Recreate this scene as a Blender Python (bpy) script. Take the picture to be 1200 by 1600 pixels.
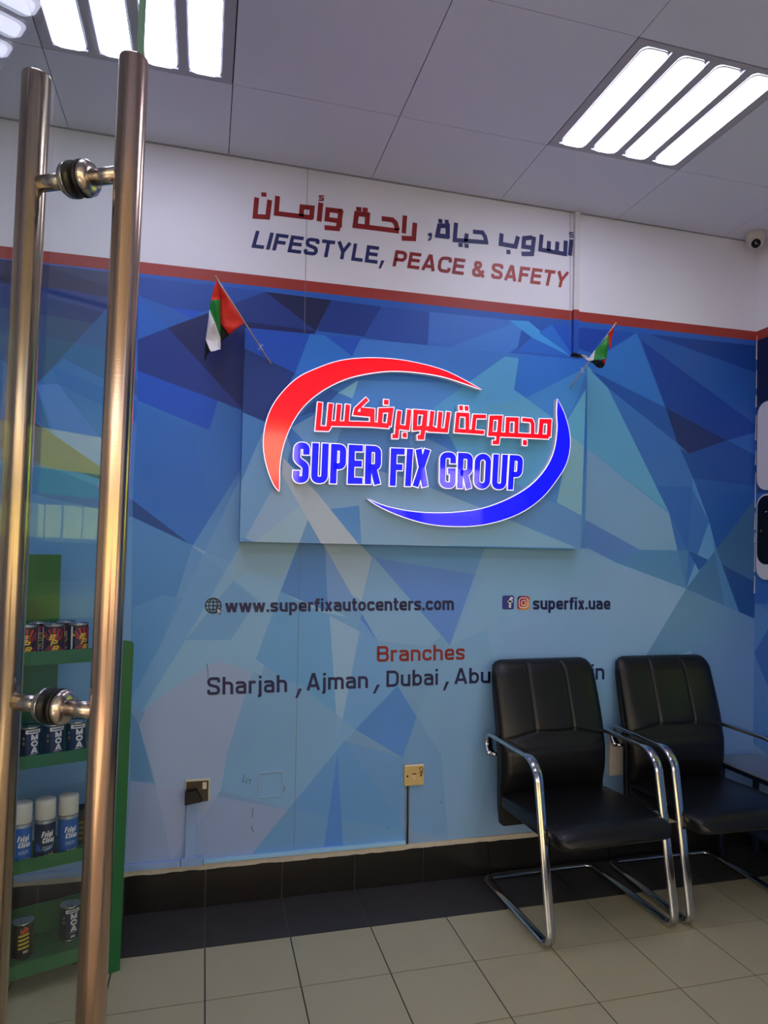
import bpy, bmesh, math, random
from mathutils import Vector, Matrix
from mathutils.geometry import tessellate_polygon
random.seed(7)
for o in list(bpy.data.objects): bpy.data.objects.remove(o)
COL = bpy.context.scene.collection
SC = bpy.context.scene

# ------------------------------------------------------------------ camera
YAW, PITCH, ROLL, FPX = .270, .021, .020, 1091.1
cam_d = bpy.data.cameras.new('camera'); cam = bpy.data.objects.new('camera', cam_d); COL.objects.link(cam)
cam.location = (-.287, -2.912, 1.427)
_f = Vector((math.sin(YAW)*math.cos(PITCH), math.cos(YAW)*math.cos(PITCH), math.sin(PITCH)))
_r0 = Vector((math.cos(YAW), -math.sin(YAW), 0)); _u0 = _r0.cross(_f)
_r = _r0*math.cos(ROLL)+_u0*math.sin(ROLL); _u = -_r0*math.sin(ROLL)+_u0*math.cos(ROLL)
cam.matrix_world = Matrix(((_r.x,_u.x,-_f.x,cam.location.x),(_r.y,_u.y,-_f.y,cam.location.y),(_r.z,_u.z,-_f.z,cam.location.z),(0,0,0,1)))
cam_d.sensor_fit = 'VERTICAL'; cam_d.sensor_height = 24; cam_d.lens = FPX/1600*24
cam_d.shift_x = -(622.3-600)/1600; cam_d.shift_y = (838-800)/1600
cam_d.clip_start = .02; cam_d.clip_end = 200
SC.camera = cam
# ------------------------------------------------------------------ world, sun, exposure
world = bpy.data.worlds.new('sky'); SC.world = world; world.use_nodes = True
nt = world.node_tree; bg = nt.nodes['Background']
sky = nt.nodes.new('ShaderNodeTexSky'); sky.sky_type = 'NISHITA'; sky.sun_disc = False
sky.sun_elevation = math.radians(38); sky.sun_rotation = math.radians(200); sky.air_density = 1; sky.dust_density = 4
nt.links.new(sky.outputs[0], bg.inputs[0]); bg.inputs[1].default_value = SKY_STRENGTH = 0.30
sun_d = bpy.data.lights.new('sun', 'SUN'); sun = bpy.data.objects.new('sun', sun_d); COL.objects.link(sun)
sun_d.energy = 24.0; sun_d.angle = .01; sun_d.color = (1, .88, .72)
sun.rotation_euler = (math.radians(50), 0, math.radians(-135))     # high sun, kept off the room by canopy and roof
LAMP = 9.0                                                     # brightness of the lit tubes of the ceiling fixtures
SC.view_settings.view_transform = 'Standard'; SC.view_settings.look = 'None'
SC.view_settings.gamma = 1; SC.view_settings.exposure = .15; SC.view_settings.use_curve_mapping = False

# ------------------------------------------------------------------ helpers
def lin(c):
    return tuple(((v/255)/12.92 if v/255 <= .04045 else ((v/255+.055)/1.055)**2.4) for v in c[:3])
MATS = {}
def mat(name, rgb, rough=.5, metal=0, var=.06, nscale=40, bump=0, bscale=200, emit=None, estr=0, ior=1.45, coat=0, spec=.5):
    if name in MATS: return MATS[name]
    m = bpy.data.materials.new(name); m.use_nodes = True; t = m.node_tree; p = t.nodes['Principled BSDF']
    c = lin(rgb)
    tc = t.nodes.new('ShaderNodeTexCoord'); no = t.nodes.new('ShaderNodeTexNoise'); no.inputs['Scale'].default_value = nscale
    no.inputs['Detail'].default_value = 3
    t.links.new(tc.outputs['Object'], no.inputs['Vector'])
    mx = t.nodes.new('ShaderNodeMix'); mx.data_type = 'RGBA'
    mx.inputs[6].default_value = (*[v*(1-var) for v in c], 1); mx.inputs[7].default_value = (*[min(1, v*(1+var)) for v in c], 1)
    t.links.new(no.outputs['Fac'], mx.inputs[0]); t.links.new(mx.outputs[2], p.inputs['Base Color'])
    p.inputs['Roughness'].default_value = rough; p.inputs['Metallic'].default_value = metal
    p.inputs['IOR'].default_value = ior; p.inputs['Specular IOR Level'].default_value = spec
    if coat: p.inputs['Coat Weight'].default_value = coat; p.inputs['Coat Roughness'].default_value = .02
    if bump:
        n2 = t.nodes.new('ShaderNodeTexNoise'); n2.inputs['Scale'].default_value = bscale; n2.inputs['Detail'].default_value = 2
        t.links.new(tc.outputs['Object'], n2.inputs['Vector'])
        b = t.nodes.new('ShaderNodeBump'); b.inputs['Strength'].default_value = bump; b.inputs['Distance'].default_value = .002
        t.links.new(n2.outputs['Fac'], b.inputs['Height']); t.links.new(b.outputs[0], p.inputs['Normal'])
    if emit is not None:
        p.inputs['Emission Color'].default_value = (*lin(emit), 1); p.inputs['Emission Strength'].default_value = estr
    MATS[name] = m; return m
def brushed(name, rgb, rough, axis=2):
    m = mat(name, rgb, rough, 1, .05, 30)
    t = m.node_tree; p = t.nodes['Principled BSDF']
    tc = t.nodes.new('ShaderNodeTexCoord'); mp = t.nodes.new('ShaderNodeMapping')
    s = [6, 6, 6]; s[axis] = 900; mp.inputs['Scale'].default_value = s
    n = t.nodes.new('ShaderNodeTexNoise'); n.inputs['Scale'].default_value = 1
    t.links.new(tc.outputs['Object'], mp.inputs[0]); t.links.new(mp.outputs[0], n.inputs['Vector'])
    b = t.nodes.new('ShaderNodeBump'); b.inputs['Strength'].default_value = .05; b.inputs['Distance'].default_value = .0006
    t.links.new(n.outputs['Fac'], b.inputs['Height']); t.links.new(b.outputs[0], p.inputs['Normal'])
    return m
def glass_mat(name, tint, ior=1.5, rough=0.0):
    if name in MATS: return MATS[name]
    m = bpy.data.materials.new(name); m.use_nodes = True; t = m.node_tree
    t.nodes.remove(t.nodes['Principled BSDF']); out = t.nodes['Material Output']
    tr = t.nodes.new('ShaderNodeBsdfTransparent'); tr.inputs[0].default_value = (*tint, 1)
    gl = t.nodes.new('ShaderNodeBsdfGlossy'); gl.inputs['Roughness'].default_value = rough
    fr = t.nodes.new('ShaderNodeFresnel'); ge = t.nodes.new('ShaderNodeNewGeometry'); mr = t.nodes.new('ShaderNodeMapRange')
    # both faces of the thin pane reflect like air to glass
    mr.inputs[3].default_value = ior; mr.inputs[4].default_value = 1/ior
    t.links.new(ge.outputs['Backfacing'], mr.inputs[0]); t.links.new(mr.outputs[0], fr.inputs[0])
    mx = t.nodes.new('ShaderNodeMixShader')
    t.links.new(fr.outputs[0], mx.inputs[0]); t.links.new(tr.outputs[0], mx.inputs[1]); t.links.new(gl.outputs[0], mx.inputs[2])
    t.links.new(mx.outputs[0], out.inputs[0]); MATS[name] = m; return m

def obj(name, bm, m, parent=None, smooth=False, bevel=0):
    me = bpy.data.meshes.new(name); bmesh.ops.recalc_face_normals(bm, faces=bm.faces); bm.to_mesh(me); bm.free()
    if isinstance(m, (list, tuple)):
        for q in m: me.materials.append(q)
    else: me.materials.append(m)
    if smooth: me.polygons.foreach_set('use_smooth', [True]*len(me.polygons))
    o = bpy.data.objects.new(name, me); COL.objects.link(o)
    if parent: o.parent = parent
    if bevel:
        b = o.modifiers.new('bevel', 'BEVEL'); b.width = bevel; b.segments = 2; b.limit_method = 'ANGLE'
    return o
def tag(o, label=None, cat=None, group=None, kind=None):
    for k, v in (('label', label), ('category', cat), ('group', group), ('kind', kind)):
        if v: o[k] = v
    return o
def empty(name, loc, label, cat, group=None, rz=0):
    o = bpy.data.objects.new(name, None); COL.objects.link(o); o.location = loc; o.rotation_euler = (0, 0, rz)
    o.empty_display_size = .05
    return tag(o, label, cat, group)
def bx(bm, x0, x1, y0, y1, z0, z1, mi=0):
    v = [bm.verts.new(p) for p in ((x0,y0,z0),(x1,y0,z0),(x1,y1,z0),(x0,y1,z0),(x0,y0,z1),(x1,y0,z1),(x1,y1,z1),(x0,y1,z1))]
    for f in ((0,3,2,1),(4,5,6,7),(0,1,5,4),(1,2,6,5),(2,3,7,6),(3,0,4,7)):
        q = bm.faces.new([v[i] for i in f]); q.material_index = mi
    return bm
def box(*a): return bx(bmesh.new(), *a)
def prism_xz(pts, y0, y1, bm=None):
    """flat outline in the x-z plane given thickness from y0 (front) to y1"""
    bm = bm or bmesh.new()
    a = [bm.verts.new((x, y0, z)) for x, z in pts]; b = [bm.verts.new((x, y1, z)) for x, z in pts]
    n = len(pts)
    for tri in tessellate_polygon([[Vector((x, z, 0)) for x, z in pts]]):
        bm.faces.new([a[i] for i in tri]); bm.faces.new([b[i] for i in reversed(tri)])
    for i in range(n): bm.faces.new((a[i], a[(i+1) % n], b[(i+1) % n], b[i]))
    return bm
def lathe(bm, prof, c=(0, 0, 0), seg=32, axis=2):
    rings = []
    for r, h in prof:
        ring = []
        for k in range(seg):
            t = 2*math.pi*k/seg; p = [r*math.cos(t), r*math.sin(t), h]
            if axis == 0: p = [h, p[0], p[1]]
            if axis == 1: p = [p[0], h, p[1]]
            ring.append(bm.verts.new(Vector(p)+Vector(c)))
        rings.append(ring)
    for a, b in zip(rings, rings[1:]):
        for k in range(seg): bm.faces.new((a[k], a[(k+1) % seg], b[(k+1) % seg], b[k]))
    bm.faces.new(list(reversed(rings[0]))); bm.faces.new(rings[-1])
    return bm
def fillet(pts, r, n=6):
    out = [Vector(pts[0])]
    for i in range(1, len(pts)-1):
        p0, p, p1 = Vector(pts[i-1]), Vector(pts[i]), Vector(pts[i+1])
        rr = r[i] if isinstance(r, (list, tuple)) else r
        a = (p0-p); b = (p1-p); d = min(rr, a.length*.49, b.length*.49)
        A = p+a.normalized()*d; B = p+b.normalized()*d
        for k in range(n+1):
            t = k/n; out.append(A*(1-t)**2+p*2*t*(1-t)+B*t*t)
    out.append(Vector(pts[-1])); return out
def sweep(bm, path, w, t, wide, seg=12, power=1):
    """tube of elliptical section: w along the transported 'wide' axis, t along the other"""
    path = [Vector(p) for p in path]; n = len(path); rings = []; W = Vector(wide)
    for i, p in enumerate(path):
        T = (path[min(i+1, n-1)]-path[max(i-1, 0)]).normalized()
        W = (W-T*W.dot(T)); W.normalize(); N = T.cross(W)
        ring = []
        for k in range(seg):
            a = 2*math.pi*k/seg; ca, sa = math.cos(a), math.sin(a)
            ca = math.copysign(abs(ca)**power, ca); sa = math.copysign(abs(sa)**power, sa)
            ring.append(bm.verts.new(p+W*ca*w/2+N*sa*t/2))
        rings.append(ring)
    for a, b in zip(rings, rings[1:]):
        for k in range(seg): bm.faces.new((a[k], a[(k+1) % seg], b[(k+1) % seg], b[k]))
    bm.faces.new(list(reversed(rings[0]))); bm.faces.new(rings[-1])
    return bm
def stroke(bm, pts, w, y0, y1, ext=1.0):
    """a constant-width stroke with square ends and mitred corners"""
    P = [Vector((p[0], p[1])) for p in pts]; P = [p for i, p in enumerate(P) if i == 0 or (p-P[i-1]).length > 1e-5]; n = len(P); L = []; R = []
    closed = (P[0]-P[-1]).length < 1e-6
    for i in range(n):
        if closed: a = P[i-1] if i else P[-2]; b = P[i+1] if i < n-1 else P[1]
        else: a = P[max(i-1, 0)]; b = P[min(i+1, n-1)]
        d0 = (P[i]-a); d1 = (b-P[i])
        if d0.length < 1e-9: d0 = d1
        if d1.length < 1e-9: d1 = d0
        d0 = d0.normalized(); d1 = d1.normalized(); n0 = Vector((-d0.y, d0.x)); n1 = Vector((-d1.y, d1.x))
        m = (n0+n1); m = m.normalized() if m.length > 1e-6 else n0
        k = w/2/max(.45, m.dot(n0)); p = P[i]
        if not closed and i == 0: p = p-d1*(w/2)*(ext-1)
        if not closed and i == n-1: p = p+d0*(w/2)*(ext-1)
        L.append(p+m*k); R.append(p-m*k)
    for i in range(n-1):
        q = (L[i], L[i+1], R[i+1], R[i])
        e_ = 3e-5*(i % 5)      # crossing runs of one stroke never share a plane
        a = [bm.verts.new((p.x, y0-e_, p.y)) for p in q]; b = [bm.verts.new((p.x, y1, p.y)) for p in q]
        bm.faces.new(a); bm.faces.new(b[::-1])
        for k in range(4): bm.faces.new((a[k], a[(k+1) % 4], b[(k+1) % 4], b[k]))
    return bm
def glyph(ch, W, w):
    """centre lines of a sans-serif letter in a box W wide and 1 high, pen width w"""
    h = w/2; x = .73; r = W*.5; S = []; C = W/2
    def P(pts, rad=0): S.append([tuple(p) for p in fillet([(a, b, 0) for a, b in pts], rad, 6)] if rad else [(a, b, 0) for a, b in pts])
    def ring(x0, z0, x1, z1, rr):
        q = []
        for cx, cz, a0 in ((x1-rr, z1-rr, 0), (x0+rr, z1-rr, 90), (x0+rr, z0+rr, 180), (x1-rr, z0+rr, 270)):
            for k in range(6): a = math.radians(a0+90*k/5); q.append((cx+rr*math.cos(a), cz+rr*math.sin(a), 0))
        q.append(q[0]); S.append(q)
    rr = min((W-w)/2*.98, .34)
    if ch == 'L': P([(h, 1), (h, h), (W, h)])
    elif ch == 'I': P([(C, 0), (C, 1)])
    elif ch == 'F': P([(h, 0), (h, 1-h), (W, 1-h)]); P([(h, .50), (W*.9, .50)])
    elif ch == 'E': P([(W, h), (h, h), (h, 1-h), (W*.97, 1-h)]); P([(h, .52), (W*.93, .52)])
    elif ch == 'T': P([(0, 1-h), (W, 1-h)]); P([(C, 0), (C, 1-h)])
    elif ch == 'Y': P([(h*.8, 1), (C, .43)]); P([(W-h*.8, 1), (C, .43)]); P([(C, .48), (C, 0)])
    elif ch == 'S': P([(W-h, .70), (W-h, 1-h), (h, 1-h), (h, .575), (W-h, .425), (W-h, h), (h, h), (h, .30)], [0, rr, rr, rr*.8, rr*.8, rr, rr, 0])
    elif ch in 'PR':
        P([(h, 0), (h, 1-h), (W-h, 1-h), (W-h, .44), (h, .44)], [0, 0, .24, .24, 0])
        if ch == 'R': P([(W*.50, .46), (W-h*1.05, 0)])
    elif ch == 'B':
        P([(h, h), (h, 1-h), (W-h*1.3, 1-h), (W-h*1.3, .53), (h, .53)], [0, 0, .2, .2, 0]); P([(h*1.2, .53), (W-h, .53), (W-h, h), (h, h)], [0, .22, .22, 0])
    elif ch == 'D': P([(h, h), (h, 1-h), (W-h, 1-h), (W-h, h), (h, h)], [0, 0, .3, .3, 0])
    elif ch == 'U': P([(h, 1), (h, h), (W-h, h), (W-h, 1)], rr)
    elif ch == 'X': P([(h*1.05, 1), (W-h*.85, 0)]); P([(W-h*1.05, 1), (h*.85, 0)])
    elif ch == 'G': P([(W-h, .69), (W-h, 1-h), (h, 1-h), (h, h), (W-h, h), (W-h, .47), (W*.52, .47)], [0, rr, rr, rr, rr*.6, 0, 0])
    elif ch == 'O': ring(h, h, W-h, 1-h, rr)
    elif ch == 'C': P([(W-h, .67), (W-h, 1-h), (h, 1-h), (h, h), (W-h, h), (W-h, .33)], rr)
    elif ch == 'M': P([(h, 0), (h, 1)]); P([(W-h, 0), (W-h, 1)]); P([(h, 1-h*.6), (C, .15), (W-h, 1-h*.6)])
    elif ch == 'A': P([(h*.95, 0), (C-.01, 1)]); P([(W-h*.95, 0), (C+.01, 1)]); P([(W*.22, .27), (W*.78, .27)])
    elif ch == '&': P([(W-h*.6, h*.2), (W*.24, .68), (W*.24, 1-h), (W*.66, 1-h), (W*.66, .66), (h, .42), (h, h), (W*.70, h), (W-h*.9, .44)], [0, .1, .16, .16, .12, .12, .2, .2, 0])
    elif ch == 'w':
        q = [(h*.8, x), (W*.28, 0), (C, x), (W*.72, 0), (W-h*.8, x)]
        for a, b in zip(q, q[1:]): P([a, b])
    elif ch == 's': P([(W-h, x*.72), (W-h, x-h), (h, x-h), (h, x*.56), (W-h, x*.44), (W-h, h), (h, h), (h, x*.28)], [0, .15, .15, .1, .1, .15, .15, 0])
    elif ch == 'u': P([(h, x), (h, h), (W-h, h), (W-h, x)], [0, .2, .12, 0]); P([(W-h, x), (W-h, 0)])
    elif ch == 'p': P([(h, -.27), (h, x)]); ring(h, h, W-h, x-h, min(rr, (x-w)/2*.9))
    elif ch == 'b': P([(h, 0), (h, 1)]); ring(h, h, W-h, x-h, min(rr, (x-w)/2*.9))
    elif ch == 'd': P([(W-h, 0), (W-h, 1)]); ring(h, h, W-h, x-h, min(rr, (x-w)/2*.9))
    elif ch == 'g': P([(W-h, x), (W-h, -.26+h), (h, -.26+h), (h, -.1)], [0, .16, .16, 0]); ring(h, h, W-h, x-h, min(rr, (x-w)/2*.9))
    elif ch == 'e': P([(h, x*.48), (W-h, x*.48), (W-h, x-h), (h, x-h), (h, h), (W-h, h), (W-h, x*.26)], [0, 0, .2, .22, .22, .2, 0])
    elif ch == 'r': P([(h, 0), (h, x)]); P([(h, x*.5), (h, x-h), (W, x-h)], [0, .16, 0])
    elif ch == 'f': P([(W*.42, 0), (W*.42, 1-h), (W, 1-h)], [0, .16, 0]); P([(0, x-h*.8), (W, x-h*.8)])
    elif ch == 't': P([(W*.42, .95), (W*.42, h), (W, h)], [0, .14, 0]); P([(0, x-h*.8), (W, x-h*.8)])
    elif ch == 'i': P([(C, 0), (C, x)]); P([(C, 1-w*.9), (C, 1)])
    elif ch == 'l': P([(C, 0), (C, 1)])
    elif ch == 'x': P([(h, x), (W-h, 0)]); P([(W-h, x), (h, 0)])
    elif ch == 'a': P([(h*1.1, x*.76), (h*1.1, x-h), (W-h, x-h), (W-h, 0)], [0, .14, .2, 0]); P([(W-h, x*.58), (h, x*.55), (h, h), (W-h, h)], [0, .15, .15, 0])
    elif ch == 'o': ring(h, h, W-h, x-h, min(rr, (x-w)/2*.95))
    elif ch == 'c': P([(W-h, x*.66), (W-h, x-h), (h, x-h), (h, h), (W-h, h), (W-h, x*.34)], .22)
    elif ch in 'nh': P([(h, 0), (h, x if ch == 'n' else 1)]); P([(h, x*.6), (h, x-h), (W-h, x-h), (W-h, 0)], [0, .18, .22, 0])
    elif ch == 'm': P([(h, 0), (h, x)]); P([(h, x*.6), (h, x-h), (C, x-h), (C, 0)], [0, .14, .18, 0]); P([(C, x*.6), (C, x-h), (W-h, x-h), (W-h, 0)], [0, .14, .18, 0])
    elif ch == 'j': P([(W-h, x), (W-h, -.24+h), (0, -.24+h)], [0, .14, 0]); P([(W-h, 1-w*.9), (W-h, 1)])
    elif ch == '.': P([(C, 0), (C, w)])
    elif ch == ',': P([(C+h*.6, w), (C-h*.4, -.22)])
    return S
GW = dict(L=.58, F=.62, E=.66, T=.66, Y=.72, P=.68, R=.72, S=.68, G=.76, O=.80, C=.74, X=.70, A=.76, U=.72, B=.70, D=.74, M=.86, w=.84, m=.90, r=.38, f=.37, t=.37, s=.54, c=.55, j=.20, x=.56)
GW['&'] = .78
def word(s, quad, y, thick, wt=.17, bm=None, grow=0, gap=.10):
    """write a word with the letters above into a quad (BL, BR, TL, TR in x-z; TL, TR at cap height)"""
    bm = bm or bmesh.new(); BL, BR, TL, TR = [Vector(q) for q in quad]
    ratio = ((BR-BL).length+(TR-TL).length)/((TL-BL).length+(TR-BR).length)
    fixed = 0; flex = 0
    for ch in s:
        if ch == ' ': fixed += .22
        elif ch in 'Iil.,': fixed += wt+gap
        else: flex += GW.get(ch, .58); fixed += gap
    fixed -= gap; k = max(.3, (ratio-fixed)/max(flex, .01)) if flex else 1
    tot = fixed+flex*k; cx = 0; n = 0
    v0 = set(bm.verts)
    for ch in s:
        if ch == ' ': cx += .22; continue
        W = wt if ch in 'Iil.,' else GW.get(ch, .58)*k
        for st in glyph(ch, W, wt):
            wd = wt+2*grow; n += 1; e = 2e-5*(n % 7)
            stroke(bm, [(cx+p[0], p[1]) for p in st], wd, y+e, y+max(thick, .0005)+e, 1+2*grow/wd)
        cx += W+gap
    for v in bm.verts:
        if v in v0: continue
        u = v.co.x/tot; t = v.co.z; p = (BL*(1-u)+BR*u)*(1-t)+(TL*(1-u)+TR*u)*t
        v.co = Vector((p.x, v.co.y, p.y))
    return bm

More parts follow.
